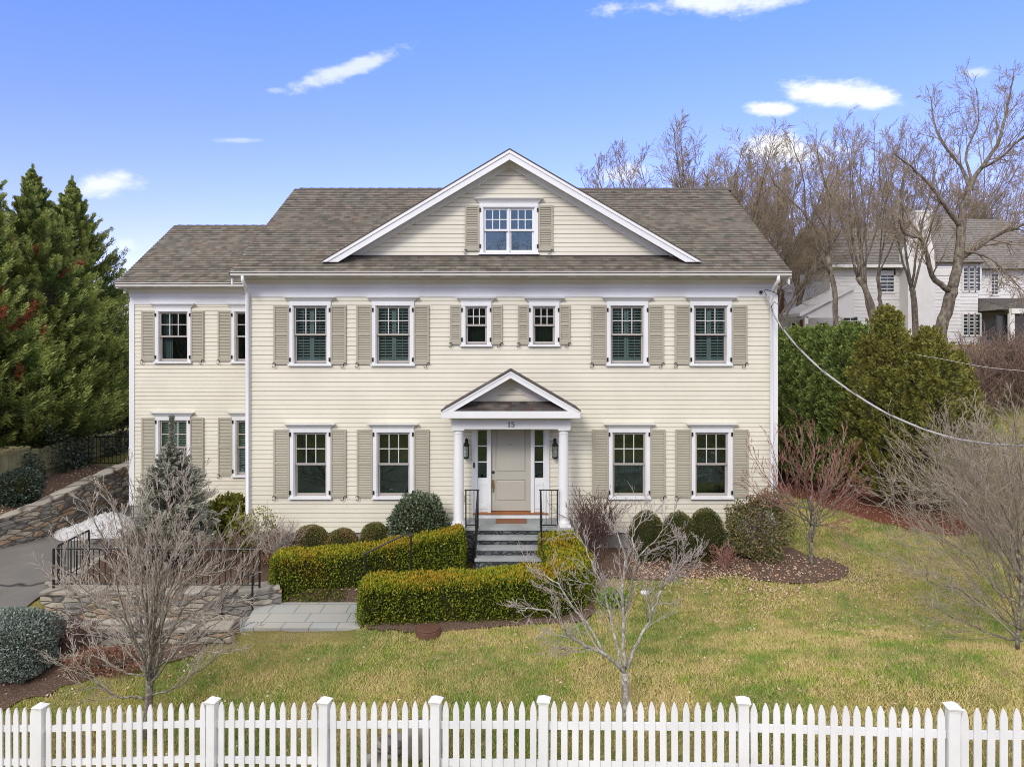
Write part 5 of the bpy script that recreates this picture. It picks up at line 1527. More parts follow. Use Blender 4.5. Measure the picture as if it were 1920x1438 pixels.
for x, y, h, r_, lab, dead, sd_, ln in cy:
    conifer('cypress_tree', x, y, .8, h, r_, lab, 'tree', M['cypress'], 820, 250, .13, sd_, dead=dead, lean=ln, group='tall cypresses behind the board fence', base_clear=.07, up=.28, wid=.36, trunk_r=.2, Lw=.2, blen=1.9, lump=.09, tip=M['cypress_tip'], curve=.16,
            prof=lambda f: (1 - f) ** .82 * min(1, .6 + f * 3.2), droop=.02)
conifer('blue_spruce', PX(322, 15.9), 15.9, -.05, PZ(782, 15.9) + .05, 1.02, 'conical grey green spruce in front of the house wing', 'tree', M['spruce'], 720, 110, .075, 61, tip=M['spruce_tip'], up=.25, wid=.13, trunk_r=.05, prof=lambda f: float(np.interp(f, [0, .2, .5, .65, .75, .82, 1], [.85, .92, .66, .38, .15, .07, .015])), taper=.85, droop=.06, base_clear=.02, blen=.5, Lw=.2)
shrub('dwarf_spruce', PX(38, 12.1), 12.1, .66, .6, 1.12, 'rounded dwarf blue spruce at the left frame edge', 'shrub', M['spruce_dwarf'], 34000, .05, 62, lump=.09, core=.72, upness=.5)
ab = [(9.1, 25.6, 5.0, 1.15, 0), (9.5, 24.7, 5.05, 1.15, 0), (9.85, 23.8, 5.1, 1.15, 0), (10.15, 22.9, 5.1, 1.15, 0), (10.55, 22.0, 5.15, 1.2, 0), (11.05, 20.9, 5.75, 1.28, 1), (11.8, 20.1, 5.1, 1.25, 1), (12.7, 20.3, 4.3, .85, 1)]
labs = ['deep green arborvitae touching the house corner, farthest of the row', 'deep green arborvitae, second in the row from the house corner', 'green arborvitae, third in the row from the house corner',
        'green arborvitae, fourth in the row from the house corner', 'green arborvitae just left of the tallest pointed one', 'tallest pointed bronze green arborvitae in the row', 'broad bronze green arborvitae nearest the lawn, right of the tallest', 'small narrow arborvitae at the right end of the row']
for (x, y, h, r_, k), lab in zip(ab, labs):
    conifer('arborvitae', x, y, g1(x, y), h, r_ * 1.12, lab, 'tree', M['arbor'] if k else M['arbor_green'], 900, 100, .085, int(x * 10), tip=M['arbor_tip'] if k else M['arbor_green_tip'], up=1.1, wid=.2, trunk_r=.08, base_clear=.02, blen=.42, lump=.045, group='arborvitae row along the right side',
            prof=(lambda f: min(1, .7 + f * 1.6) * (1 - max(0, f - .40) / .62) ** (.58 if k else .36)), taper=.95, droop=0)

# ------------------------------------------------------------------ bare trees
def rand_perp(d, rg):
    v = Vector((rg.gauss(0, 1), rg.gauss(0, 1), rg.gauss(0, 1))); v = v - d * v.dot(d)
    return v.normalized() if v.length > 1e-4 else Vector((1, 0, 0))
def grow(out, p, d, L, r, lvl, rg, pr):
    n = pr.get('seg', 4)
    pts, rs = [p.copy()], [r]; q = p.copy(); dd = d.normalized(); step = L / n
    kids = []
    for i in range(n):
        dd = (dd + rand_perp(dd, rg) * pr['wander'] + Vector((0, 0, pr['up']))).normalized()
        q = q + dd * step; pts.append(q.copy()); rs.append(max(pr['rmin'], r * (1 - (i + 1) / n * .72)))
        kids.append((q.copy(), dd.copy(), (i + 1) / n))
    out.append((pts, rs))
    if lvl <= 0: return
    k = pr['kids'][min(lvl, len(pr['kids'])) - 1]
    for j in range(k):
        f = (j + rg.random()) / k; f = .18 + .82 * f
        i = min(n - 1, int(f * n)); a, b_ = pts[i], pts[i + 1]; s = f * n - i; s = max(0, min(1, s))
        base = a.lerp(b_, s); bd = (b_ - a).normalized()
        ang = rg.uniform(*pr['ang']); nd = bd * math.cos(ang) + rand_perp(bd, rg) * math.sin(ang)
        if pr.get('flat'): nd.z = nd.z * .6 + .1
        grow(out, base, nd, L * rg.uniform(*pr['ratio']) * (1 - .35 * f), max(pr['rmin'], r * (1 - .6 * f) * .6), lvl - 1, rg, pr)
def limb_twigs(out, limb, rs, count, L, lvl, rg, pr, t0=.2):
    segs = list(zip(limb, limb[1:])); Ls = [(b_ - a).length for a, b_ in segs]; tot = sum(Ls)
    for j in range(count):
        f = t0 + (1 - t0) * (j + rg.random()) / count; s = f * tot; i = 0
        while i < len(segs) - 1 and s > Ls[i]: s -= Ls[i]; i += 1
        a, b_ = segs[i]; base = a.lerp(b_, min(1, s / Ls[i])); bd = (b_ - a).normalized(); ang = rg.uniform(*pr['ang'])
        nd = bd * math.cos(ang) + rand_perp(bd, rg) * math.sin(ang)
        r = rs[i] * .45
        grow(out, base, nd, L * rg.uniform(.6, 1.15) * (1.15 - .55 * f), max(pr['rmin'] * 1.3, min(r, pr.get('rtw', .012))), lvl, rg, pr)
def smooth_poly(pts, k=4, jit=0, rg=None):
    """Catmull-Rom through the points"""
    P_ = [Vector(p) for p in pts]; P_ = [P_[0] * 2 - P_[1]] + P_ + [P_[-1] * 2 - P_[-2]]; out = []
    for i in range(1, len(P_) - 2):
        for j in range(k):
            t_ = j / k; a, b_, c, d = P_[i - 1:i + 3]
            q = .5 * ((2 * b_) + (c - a) * t_ + (2 * a - 5 * b_ + 4 * c - d) * t_ * t_ + (3 * b_ - a - 3 * c + d) * t_ ** 3)
            if jit and (i > 1 or j > 0): q = q + Vector((rg.gauss(0, jit), rg.gauss(0, jit), rg.gauss(0, jit)))
            out.append(q)
    out.append(P_[-2]); return out
def bare_tree(name, loc, limbs, label, cat, bark, twig, seed, pr, tw_count, tw_L, tw_lvl, group=None, sides=7, jit=.012):
    """limbs: list of (points, r0, r1, twig weight)"""
    rg = random.Random(seed); t = thing(name, loc, label, cat, group); o_ = Vector(loc)
    b = MB(); tw = []
    main = []
    for pts, r0, r1, w in limbs:
        s = smooth_poly([Vector(p) - o_ for p in pts], 4, jit, rg); n = len(s)
        rs = [r0 + (r1 - r0) * (i / (n - 1)) ** .8 for i in range(n)]
        if w == 'trunk': b.tube(s, rs, 10)
        else:
            main.append((s, rs)); limb_twigs(tw, s, rs, int(tw_count * w), tw_L, tw_lvl, rg, pr)
    if b.v: b.build('trunk', bark, t, smooth=True, local=True)
    if main:
        k = MB()
        for s, rs in main: k.tube(s, rs, sides)
        k.build('branches', bark, t, smooth=True, local=True)
    thick = [q for q in tw if q[1][0] > pr['rmin'] * 2.2]; thin = [q for q in tw if q[1][0] <= pr['rmin'] * 2.2]
    V, Fc = tubes(tw, 3)
    link_mesh(np_mesh('twigs', V, Fc), 'twigs', twig, t, local=True)
    return t

# foreground tree right of the middle
DR = 9.75
def pl(pts, D, bend=0.0, b0=0.0):
    n = len(pts); out = []
    for i, (px, py) in enumerate(pts):
        d = D + b0 + bend * (i / max(1, n - 1)); out.append(P(px, py, d))
    return out
base = P(1176, 1428, DR); base = (base[0], base[1], g1(base[0], base[1]) - .05)
lim = [([base, P(1175, 1346, DR), P(1172, 1262, DR)], .062, .052, 'trunk'),
       (pl([(1170, 1258), (1131, 1225), (1091, 1206.6), (1065.5, 1189.5), (1032.7, 1149.6), (997, 1141), (971, 1146.7)], DR, -.6), 0.0295, .006, 1.2),
       (pl([(1134, 1227), (1102.5, 1172), (1079.7, 1146.7), (1045.5, 1095.4), (1015.6, 1077), (987, 1059.8)], DR, .7, -.08), 0.0213, .005, 1.1),
       (pl([(1110, 1218), (1080, 1222), (1058, 1216), (1040, 1200)], DR, -.2, -.2), 0.0098, .003, .5),
       (pl([(1167, 1256), (1156.7, 1206.6), (1145, 1164), (1131, 1104), (1108, 1052.6), (1082.6, 1004), (1048, 1001)], DR, 1.0), 0.0230, .005, 1.3),
       (pl([(1145, 1164), (1120, 1120), (1110, 1097), (1068, 1087)], DR, -.3, .4), 0.0115, .004, .7),
       (pl([(1172, 1254), (1169.5, 1178), (1166.7, 1098), (1172.4, 1047), (1159.6, 1007), (1149.6, 958.5)], DR, .3), 0.0295, .005, 1.4),
       (pl([(1169.5, 1152), (1185, 1098), (1196.6, 1044), (1233.7, 1007), (1262, 968)], DR, -.8, .12), 0.0197, .005, 1.2),
       (pl([(1196.6, 1044), (1185, 1010), (1200, 975), (1212, 955)], DR, .3, -.3), 0.0107, .004, .7),
       (pl([(1176.7, 1252), (1196.6, 1201), (1222, 1149.6), (1239, 1106.8), (1262, 1078), (1313.5, 1021)], DR, .6), 0.0279, .005, 1.2),
       (pl([(1239, 1104), (1262, 1068), (1273.6, 1044), (1284, 1018)], DR, -.2, .35), 0.0131, .004, .8),
       (pl([(1215, 1165), (1212, 1130), (1235, 1095), (1270, 1085), (1300, 1070)], DR, -.9, .2), 0.0115, .004, .8)]
prD = dict(wander=.12, up=.05, rmin=.0028, kids=[4, 4], ang=(.3, .8), ratio=(.42, .72), seg=4, rtw=.009)
bare_tree('dogwood_tree', base, lim, 'pale lichened bare tree on the lawn right of the gate, forking low', 'tree', M['dogwood_bark'], M['dogwood_twig'], 5, prD, 10, .5, 2, jit=.008)

# foreground tree at the left
DL = 10.7
base = P(276, 1420, DL); base = (base[0], base[1], g1(base[0], base[1]) - .05)
lim = [([base, P(278, 1338, DL), P(281, 1280, DL), P(283, 1232, DL)], .072, .05, 'trunk')]
lim += [(pl([(274, 1310), (219, 1304), (182.7, 1283), (146, 1259), (100, 1240)], DL, -.5), .022, .004, 1.0),
        (pl([(284, 1304), (329, 1289), (365, 1262), (411, 1231), (432, 1215)], DL, .5), .02, .004, 1.0),
        (pl([(278, 1265), (240, 1262), (200, 1240), (160, 1226), (120, 1232)], DL, .7), .018, .004, .8),
        (pl([(284, 1255), (330, 1230), (380, 1210), (440, 1180), (478, 1166)], DL, -.8), .018, .004, .8)]
rgl = random.Random(9)
tips = [(104, 1030), (112, 1090), (125, 1150), (140, 990), (153, 931), (172, 960), (195, 908), (214, 935), (242, 903), (262, 925), (278, 898), (300, 915), (318, 893), (338, 888), (356, 902), (374, 893),
        (392, 925), (400, 955), (425, 985), (446, 997), (462, 1025), (474, 1050), (470, 1085), (455, 1120), (430, 1150), (95, 1075), (230, 980), (350, 970), (300, 990)]
for i, (tx, ty) in enumerate(tips):
    sx = 281 + (tx - 281) * .03; sy = rgl.uniform(1195, 1290); side = (tx - 281) / 190
    mx = 281 + (tx - 281) * rgl.uniform(.28, .42); my = sy + (ty - sy) * rgl.uniform(.35, .5) - 5
    m2x = 281 + (tx - 281) * rgl.uniform(.62, .75); m2y = sy + (ty - sy) * rgl.uniform(.66, .76)
    lim.append((pl([(sx, sy), (281 + (tx - 281) * .12, sy + (ty - sy) * .14), (mx, my), (m2x, m2y), (tx, ty)], DL, rgl.uniform(-1.3, 1.3)), rgl.uniform(.016, .026), .0035, 1))
prL = dict(wander=.07, up=.045, rmin=.0033, kids=[3, 4], ang=(.22, .6), ratio=(.45, .8), seg=4, rtw=.008)
bare_tree('bare_tree', base, lim, 'dense fan shaped bare tree behind the fence at the left', 'tree', M['left_bark'], M['left_twig'], 6, prL, 10, .52, 2, jit=.01)

# red twigged small tree on its mulch circle
base = (PX(1522, 15.6), 15.6, g1(PX(1522, 15.6), 15.6))
lim = [([base, P(1520, 1010, 15.6), P(1524, 975, 15.6), P(1520, 930, 15.6)], .05, .03, 'trunk')]
rgl = random.Random(10)
for (tx, ty) in [(1402, 838), (1392, 900), (1440, 815), (1470, 806), (1500, 800), (1528, 806), (1560, 820), (1585, 815), (1598, 845), (1606, 880), (1596, 930), (1420, 960), (1450, 890), (1575, 990), (1480, 850), (1545, 850), (1570, 875), (1435, 930), (1612, 905)]:
    sy = rgl.uniform(925, 1020)
    lim.append((pl([(1521, sy), (1521 + (tx - 1521) * .3, sy + (ty - sy) * .25), (1521 + (tx - 1521) * .72, sy + (ty - sy) * .6), (tx, ty)], 15.6, rgl.uniform(-.9, .6)), .02, .004, 1))
prR = dict(wander=.10, up=.05, rmin=.0034, kids=[3, 3], ang=(.2, .55), ratio=(.45, .7), seg=3, rtw=.009)
bare_tree('red_twig_tree', base, lim, 'small bare tree with reddish twigs on the round mulch bed', 'tree', M['left_bark'], M['red_twig'], 7, prR, 10, .62, 2, sides=5)

# bare shrubs
def twig_shrub(name, x, y, z, rx, ry, h, label, m, n, seed, r=.006, lvl=2, pr=None, group=None, cat='shrub', aim=None, ang_sp=1.0, rmin=.003, Lf=1.0, kids=(4, 4)):
    rg = random.Random(seed); out = []
    pr = pr or dict(wander=.13, up=.05, rmin=rmin, kids=list(kids), ang=(.25, .8), ratio=(.4, .7), seg=4)
    for i in range(n):
        a = rg.uniform(0, 6.28); k = math.sqrt(rg.random()) * ang_sp
        d = Vector((math.cos(a) * rx * k, math.sin(a) * ry * k, h * rg.uniform(.75, 1.0)))
        if aim: d = d + Vector(aim) * rg.uniform(.3, 1)
        b0 = Vector((rg.gauss(0, rx * .12), rg.gauss(0, ry * .12), 0))
        grow(out, b0, d, d.length * .85 * Lf, r, lvl, rg, pr)
    t = thing(name, (x, y, z), label, cat, group)
    V, Fc = tubes(out, 3); link_mesh(np_mesh('stems', V, Fc), 'stems', m, t, local=True)
    return t
x = PX(1118, 15.8); twig_shrub('bare_shrub', x, 15.8, g1(x, 15.8), .62, .45, 1.45, 'bare dark brown twiggy shrub beside the right portico column', M['dark_twig'], 42, 41, rmin=.0045)
x = PX(1000 + 360, 15.3); twig_shrub('bare_shrub', x, 15.3, g1(x, 15.3), .35, .3, .6, 'tiny bare azalea shrub in the leaf litter by the mulch circle', M['red_twig'], 14, 42, rmin=.004, lvl=2)
x = PX(520, 15.4); twig_shrub('bare_shrub', x, 15.4, g1(x, 15.4), .55, .4, 1.05, 'thin bare shrub with pinkish twigs by the left downspout', M['left_twig'], 30, 43, rmin=.0038)
x = PX(488, 15.7)
t = twig_shrub('sparse_shrub', x, 15.7, g1(x, 15.7), .4, .3, 1.25, 'sparse shrub with a few yellow leaves in front of the left downspout', M['straw_twig'], 10, 44, rmin=.0045)
rng = np.random.default_rng(3); p, d = blob_points(330, (.42, .3, .45), rng, shell=.2); p[:, 2] += .85; v, f = leaves(p, rng.normal(size=p.shape), .07, .035, rng); link_mesh(np_mesh('foliage', v, f), 'foliage', M['rhodo'], t, local=True)
x = PX(140, 12.5); twig_shrub('bare_shrub', x, 12.35, g1(x, 12.3), .5, .3, .85, 'brown bare shrub between the dwarf spruce and the front stone wall', M['dark_twig'], 22, 45, rmin=.0035)
x = PX(250, 15.0); twig_shrub('bare_shrub', x, 15.0, -.02, 1.0, .4, .8, 'brown bare undergrowth shrub behind the long iron railing', M['dark_twig'], 34, 46, rmin=.004)
x = PX(400, 15.2); twig_shrub('bare_shrub', x, 15.2, -.02, .9, .4, .7, 'low brown bare shrub behind the right end of the long iron railing', M['rust_twig'], 30, 47, rmin=.004)
# arching shrubs at the right
twig_shrub('arching_shrub', PX(1935, 11.6), 11.6, g1(8.4, 11.6), 1.3, 1.0, 3.2, 'large arching bare shrub at the right frame edge, nearest the fence', M['straw_twig'], 26, 48, r=.013, lvl=3, aim=(-1.7, 0, 0), rmin=.0032, kids=(3, 4, 5))
twig_shrub('arching_shrub', PX(1880, 16.2), 16.2, g1(11.2, 16.2), 1.7, 1.0, 3.0, 'wide arching bare thicket right of the arborvitae row', M['straw_twig'], 36, 49, r=.012, lvl=3, aim=(-1.2, 0, 0), rmin=.004, kids=(3, 4, 5))
twig_shrub('arching_shrub', 13.6, 15.8, g1(13.6, 15.8), 1.5, 1.2, 3.6, 'tall grey bare thicket at the right edge in front of the brown hedge', M['straw_twig'], 34, 50, r=.014, lvl=3, aim=(-.6, 0, 0), rmin=.004, kids=(3, 4, 5))
# right edge sapling
base = P(1908, 1250, 11.0); base = (base[0], base[1], g1(base[0], base[1]))
lim = [([base, P(1915, 1120, 11), P(1912, 1040, 11)], .032, .022, 'trunk')] + [(pl(q, 11, b_), .02, .004, 1) for q, b_ in (
    ([(1912, 1130), (1870, 1110), (1845, 1075), (1800, 1030), (1750, 1000)], .4), ([(1913, 1090), (1880, 1030), (1830, 960), (1760, 930), (1690, 915)], -.4),
    ([(1912, 1060), (1895, 980), (1850, 900), (1800, 860)], .5), ([(1912, 1040), (1905, 950), (1880, 850), (1850, 780)], .2),
    ([(1915, 1180), (1870, 1150), (1800, 1105), (1750, 1095), (1735, 1060)], -.5), ([(1917, 1200), (1860, 1190), (1800, 1160), (1760, 1150)], .5), ([(1914, 1050), (1925, 950), (1910, 860), (1900, 760)], -.3))]
bare_tree('sapling', base, lim, 'bare sapling with low sweeping branches at the right frame edge', 'tree', M['left_bark'], M['straw_twig'], 12, dict(wander=.12, up=.03, rmin=.003, kids=[4, 4], ang=(.25, .7), ratio=(.5, .8), seg=4, rtw=.009), 11, .7, 2)

# big spreading tree before the neighbour's house
DB = 28.0
base = P(1770, 712, DB)
lim = [([(base[0], base[1], g1(base[0], base[1]) - .3), P(1768, 690, DB), P(1764, 627, DB), P(1777, 575, DB), P(1785, 541, DB)], .26, .21, 'trunk'),
       (pl([(1782, 547), (1748, 515), (1730, 450), (1696, 440), (1685, 406)], DB, -1.5), .13, .03, 1),
       (pl([(1785, 541), (1797, 492), (1803, 432), (1806, 396), (1813, 369)], DB, .5), .20, .14, .6),
       (pl([(1813, 369), (1826, 335), (1869, 271), (1890, 194), (1900, 143)], DB, .8, .5), .13, .02, 1.4),
       (pl([(1803, 429), (1766, 378), (1719, 322), (1676, 288)], DB, -1.5, .4), .12, .02, 1.3),
       (pl([(1822, 356), (1800, 313), (1757, 249), (1745, 181)], DB, 1.5, .6), .09, .02, 1.3),
       (pl([(1840, 315), (1870, 300), (1915, 260), (1960, 230)], DB, -1.3, .7), .07, .02, 1.1),
       (pl([(1795, 488), (1868, 442), (1920, 420), (1975, 380)], DB, -1.5, .2), .12, .03, 1.2),
       (pl([(1800, 470), (1850, 480), (1885, 510), (1930, 560)], DB, -2, .2), .07, .015, 1),
       (pl([(1825, 345), (1810, 290), (1835, 230), (1830, 165)], DB, 2, .6), .06, .015, 1),
       (pl([(1730, 450), (1700, 400), (1690, 350), (1720, 290)], DB, 1.5, -.7), .06, .015, 1)]
prB = dict(wander=.11, up=.05, rmin=.0065, kids=[5, 6], ang=(.35, .9), ratio=(.42, .7), seg=4, rtw=.035)
GT = 'bare trees behind the hedge and the house'
bare_tree('bare_tree', (base[0], base[1], g1(base[0], base[1])), lim, 'big spreading bare tree with the thickest leaning trunk at the right', 'tree', M['bg_bark'], M['bg_twig'], 21, prB, 13, 1.7, 2, group=GT, jit=.02)
# the straighter trees beside it
mt = [(1566, 640, 30, [(1566, 560, 1552, 480), (1440, 300), (1480, 260), (1540, 290), (1520, 340)], 'bare tree with a slim upright trunk, first right of the house corner', .13),
      (1642, 640, 29, [(1630, 560, 1608, 520), (1530, 260), (1580, 240), (1620, 270), (1600, 300)], 'bare leaning tree, second from the house corner', .14),
      (1636, 620, 31, [(1625, 560, 1620, 500), (1600, 250), (1640, 255), (1670, 300)], 'thin bare tree standing between two leaning trunks', .10),
      (1648, 600, 32, [(1650, 560, 1645, 520), (1650, 260), (1690, 250), (1700, 300)], 'bare tree forking low, left of the white chimney', .10),
      (1716, 600, 30, [(1714, 560, 1708, 540), (1660, 300), (1700, 260), (1750, 280), (1770, 330)], 'bare tree with a V shaped fork in front of the white chimney', .14)]
rgl = random.Random(15)
prM = dict(wander=.09, up=.05, rmin=.0058, kids=[5, 5], ang=(.3, .75), ratio=(.42, .7), seg=4, rtw=.03)
for px, py, D, ctl, lab, r0 in mt:
    x = PX(px, D); b0 = (x, D, g1(x, D) - .2); a = ctl[0]
    lim = [([b0, P(px, py, D), P(a[0], a[1], D), P(a[2], a[3], D)], r0, r0 * .75, 'trunk')]
    for i, (tx, ty) in enumerate(ctl[1:]):
        sx, sy = (a[2], a[3]) if i % 2 == 0 else ((a[0] + a[2]) / 2, (a[1] + a[3]) / 2)
        mx, my = sx + (tx - sx) * .45 + rgl.uniform(-14, 14), sy + (ty - sy) * .4
        lim.append((pl([(sx, sy), (mx, my), (sx + (tx - sx) * .8 + rgl.uniform(-9, 9), sy + (ty - sy) * .75), (tx, ty)], D, rgl.uniform(-1.5, 1.5)), r0 * .42, .010, 1.1))
    bare_tree('bare_tree', (x, D, b0[2]), lim, lab, 'tree', M['bg_bark'], M['bg_twig'], int(px), prM, 15, 1.4, 2, group=GT, jit=.015)
# trees farther off: one kind, copied
def proto_tree(seed, h, spread, nl=9, tw=12):
    rg = random.Random(seed); lim = [([(0, 0, 0), (.1, 0, h * .15), (0, .1, h * .3)], h * .018, h * .013, 'trunk')]
    for i in range(nl):
        a = i * 2.4 + rg.uniform(-.4, .4); k = rg.uniform(.35, 1) * spread; z0 = h * rg.uniform(.18, .3)
        tip = (math.cos(a) * k, math.sin(a) * k, h * rg.uniform(.72, 1))
        lim.append(([(0, .02, z0), (tip[0] * .3, tip[1] * .3, z0 + (tip[2] - z0) * .3), (tip[0] * .75, tip[1] * .75, z0 + (tip[2] - z0) * .68), tip], h * .0055, .011, 1))
    return bare_tree('bare_tree', (0, 0, 0), lim, 'x', 'tree', M['bg_bark'], M['bg_twig'], seed, dict(wander=.10, up=.04, rmin=.0062, kids=[5, 6], ang=(.35, .85), ratio=(.45, .75), seg=3, rtw=.025), tw + 5, h * .15, 2, group=GT, jit=.02)
pts_ = [proto_tree(31, 10, 3.4), proto_tree(32, 10, 5.2, 13), proto_tree(33, 10, 2.6)]
far = [(1285, 39, 268, 1, 'wide spreading bare tree behind the roof, left end of the tall group'), (1320, 37, 240, 1, 'wide spreading bare tree over the ridge, just left of the broadest crown'),        (1740, 50, 262, 1, 'wide distant bare tree above the neighbour ridge'), (1850, 58, 262, 1, 'wide distant bare tree behind the crown of the big spreading tree'), (1420, 44, 262, 0, 'bare tree behind the broad one, over the right end of the ridge'), (1320, 45, 262, 1, 'bare tree behind the roof, between two taller crowns'),
       (1452, 36, 245, 0, 'bare tree rising directly behind the right slope of the roof, next to the roof corner'), (1395, 38, 232, 1, 'broad bare tree behind the right half of the main roof'), (1345, 41, 250, 2, 'bare tree behind the roof where its twigs peak at the middle'),
       (1290, 40, 268, 0, 'bare tree behind the roof, its crown left of the broad one'), (1262, 43, 296, 2, 'low slim bare tree just above the ridge, beside the wide one at the left end'), (1133, 46, 322, 2, 'lone small bare treetop above the ridge right of the gable'),
       (1500, 42, 270, 2, 'bare tree beyond the slim trunks, in front of the lowest cloud'), (1590, 50, 262, 0, 'distant bare tree behind the white neighbouring house, left'), (1690, 52, 275, 1, 'distant bare tree behind the white chimney'), (1880, 48, 300, 0, 'distant bare tree above the neighbour roof at the right edge'),
       (236, 75, 598, 1, 'far grey bare tree in the gap between cypress and house wing'), (222, 60, 640, 2, 'far low bare tree in the gap beside the cypress'), (1820, 55, 330, 2, 'distant thin bare tree behind the neighbour ridge'),
       (1760, 58, 300, 2, 'distant bare tree between the chimney and the big spreading tree')]
for i, (px, D, ty, k, lab) in enumerate(far):
    src = pts_[k]; x = PX(px, D); z0 = g1(x, D); h = (PZ(ty, D) - z0) * (.93 if px > 1000 else 1)
    o = copy_tree(src); o.location = (x, D, z0); s = h / 10.0
    o.scale = (s, s, s); o.rotation_euler = (0, 0, i * 1.3); o['label'] = lab
for k, src in enumerate(pts_):      # the three originals stand across the street, seen mirrored in the windows
    src.location = ((-9, 2, 12)[k], -22 - k * 3, -1.6); src['label'] = ('bare tree across the street, left', 'bare tree across the street, middle', 'bare tree across the street, right')[k]; src.scale = (1.1, 1.1, 1.1)
def woods():
    """far-off woodland that closes the view across the street and on the horizon"""
    rng = np.random.default_rng(6); ps = []
    def band(n, fx, fy, h0, h1):
        for i in range(n):
            x, y = fx(), fy(); h = rng.uniform(h0, h1); zb = g1(x, y)
            a = rng.normal(size=2) * h * .16
            ps.append(([(x, y, zb), (x + a[0] * .4, y + a[1] * .3, zb + h * .5), (x + a[0], y + a[1], zb + h)], [h * .012, h * .012, .01]))
    band(6000, lambda: rng.uniform(-70, 70), lambda: rng.uniform(-46, -30), 9, 17)
    band(3500, lambda: rng.uniform(-150, 170), lambda: rng.uniform(95, 130), 6, 13)
    V, Fc = tubes(ps, 3)
    props(link_mesh(np_mesh('woodland', V, Fc), 'woodland', M['bg_twig']), 'far grey brown bare woodland on the horizon', 'woodland', kind='stuff')
woods()
# brown hedge on the rise
def brown_hedge():
    rg = random.Random(4); out = []
    for i in range(420):
        x = rg.uniform(14.6, 21.0); y = 24.5 + rg.uniform(-1.0, 1.6); z = g1(x, y)
        grow(out, Vector((x, y, z)), Vector((rg.gauss(0, .25), rg.gauss(0, .25), 1)), rg.uniform(1.5, 2.3), .012, 2, rg, dict(wander=.16, up=.05, rmin=.008, kids=[3, 5], ang=(.3, .9), ratio=(.4, .65), seg=3))
    V, Fc = tubes(out, 3); t = thing('twiggy_hedge', (17, 24.5, g1(17, 24.5)), 'dense rusty brown leafless hedge on the rise at the right', 'hedge')
    link_mesh(np_mesh('stems', V, Fc), 'stems', M['rust_twig'], t); t.children[0].data.materials[0] = M['rust_twig']
brown_hedge()
# ------------------------------------------------------------------ neighbour's white house
DN = 40.0
nb = thing('white_house', (PX(1740, DN), DN, 2), 'large white neighbouring house with grey roofs and a white chimney behind bare trees', 'house')
nx = lambda p: PX(p, DN)
nz_ = lambda p: PZ(p, DN)
def nwin(px0, px1, py0, py1, D, cols=2, rows=2, blind=0):
    x0, x1, z0, z1 = PX(px0, D), PX(px1, D), PZ(py1, D), PZ(py0, D)
    b = MB(); e = .09
    b.box(x0 - e, x1 + e, D - .06, D + .02, z1, z1 + e).box(x0 - e, x1 + e, D - .08, D + .02, z0 - e, z0).box(x0 - e, x0, D - .06, D + .02, z0, z1).box(x1, x1 + e, D - .06, D + .02, z0, z1)
    w = b.build('window', M['nb_white'], nb)
    MB().box(x0, x1, D - .02, D - .015, z0, z1).build('pane', M['dark_glass'], w)
    g = MB(); m_ = .022
    for i in range(1, cols): x = x0 + (x1 - x0) * i / cols; g.box(x - m_ / 2, x + m_ / 2, D - .045, D - .021, z0, z1)
    for i in range(1, rows): z = z0 + (z1 - z0) * i / rows; g.box(x0, x1, D - .044, D - .021, z - m_ / 2, z + m_ / 2)
    g.build('glazing_bars', M['nb_white'], w)
def lap(b, x0, x1, z0, z1, y, st=.2):
    z = z0
    while z < z1: 
        zt = min(z + st, z1); b.poly([(x0, y - .025, z), (x1, y - .025, z), (x1, y, zt), (x0, y, zt)]); b.poly([(x0, y, z), (x1, y, z), (x1, y - .025, z), (x0, y - .025, z)]); z = zt
# main block
b = MB(); x0, x1 = nx(1556), nx(1800); ze = nz_(500)
lap(b, x0, x1, 1.0, ze, DN); b.box(x0, x1, DN + .01, DN + 9, 1.0, ze).build('wall', M['nb_white'], nb)
def nroof(xa, xb, xc, xd, ya, yb, za, zb, name='roof'):
    b = MB(); n = 26
    for i in range(n):
        f0, f1_ = i / n, (i + 1) / n
        L = lambda f, o: (xa + (xb - xa) * f, ya + (yb - ya) * f - o * .5, za + (zb - za) * f + o)
        Rr = lambda f, o: (xd + (xc - xd) * f, ya + (yb - ya) * f - o * .5, za + (zb - za) * f + o)
        b.poly([L(f0, .03), Rr(f0, .03), Rr(f1_, 0), L(f1_, 0)]); b.poly([L(f0, 0), Rr(f0, 0), Rr(f0, .03), L(f0, .03)])
    b.prism([(xa, ya, za), (xb, yb, zb), (xb + .01, 2 * yb - ya, za)], [(xd, ya, za), (xc, yb, zb), (xc, 2 * yb - ya, za)])
    return b.build(name, M['nb_roof'], nb)
nroof(nx(1548), nx(1562), PX(1745, DN), nx(1745), DN - .5, DN + 4.5, ze, PZ(428, DN + 4.5))
MB().box(nx(1546), nx(1690), DN - .62, DN - .5, ze - .12, ze + .06).build('gutter', M['nb_white'], nb)
MB().box(nx(1553), nx(1800), DN - .06, DN - .03, ze - .5, ze - .13).build('frieze_board', M['nb_white'], nb)
# chimney
b = MB(); xa, xb = nx(1686), nx(1735)
b.box(xa, xb, DN - .9, DN - .01, 1.0, nz_(478)); 
b.prism([(xa, DN - .9, nz_(478)), (xb, DN - .9, nz_(478)), (xb, DN - .01, nz_(478)), (xa, DN - .01, nz_(478))], [(nx(1702), DN - .85, nz_(450)), (nx(1728), DN - .85, nz_(450)), (nx(1728), DN - .01, nz_(450)), (nx(1702), DN - .01, nz_(450))])
b.box(nx(1702), nx(1728), DN - .85, DN - .01, nz_(450), nz_(404)).box(nx(1700), nx(1730), DN - .9, DN + .04, nz_(404), nz_(400))
b.build('chimney', M['nb_white'], nb)
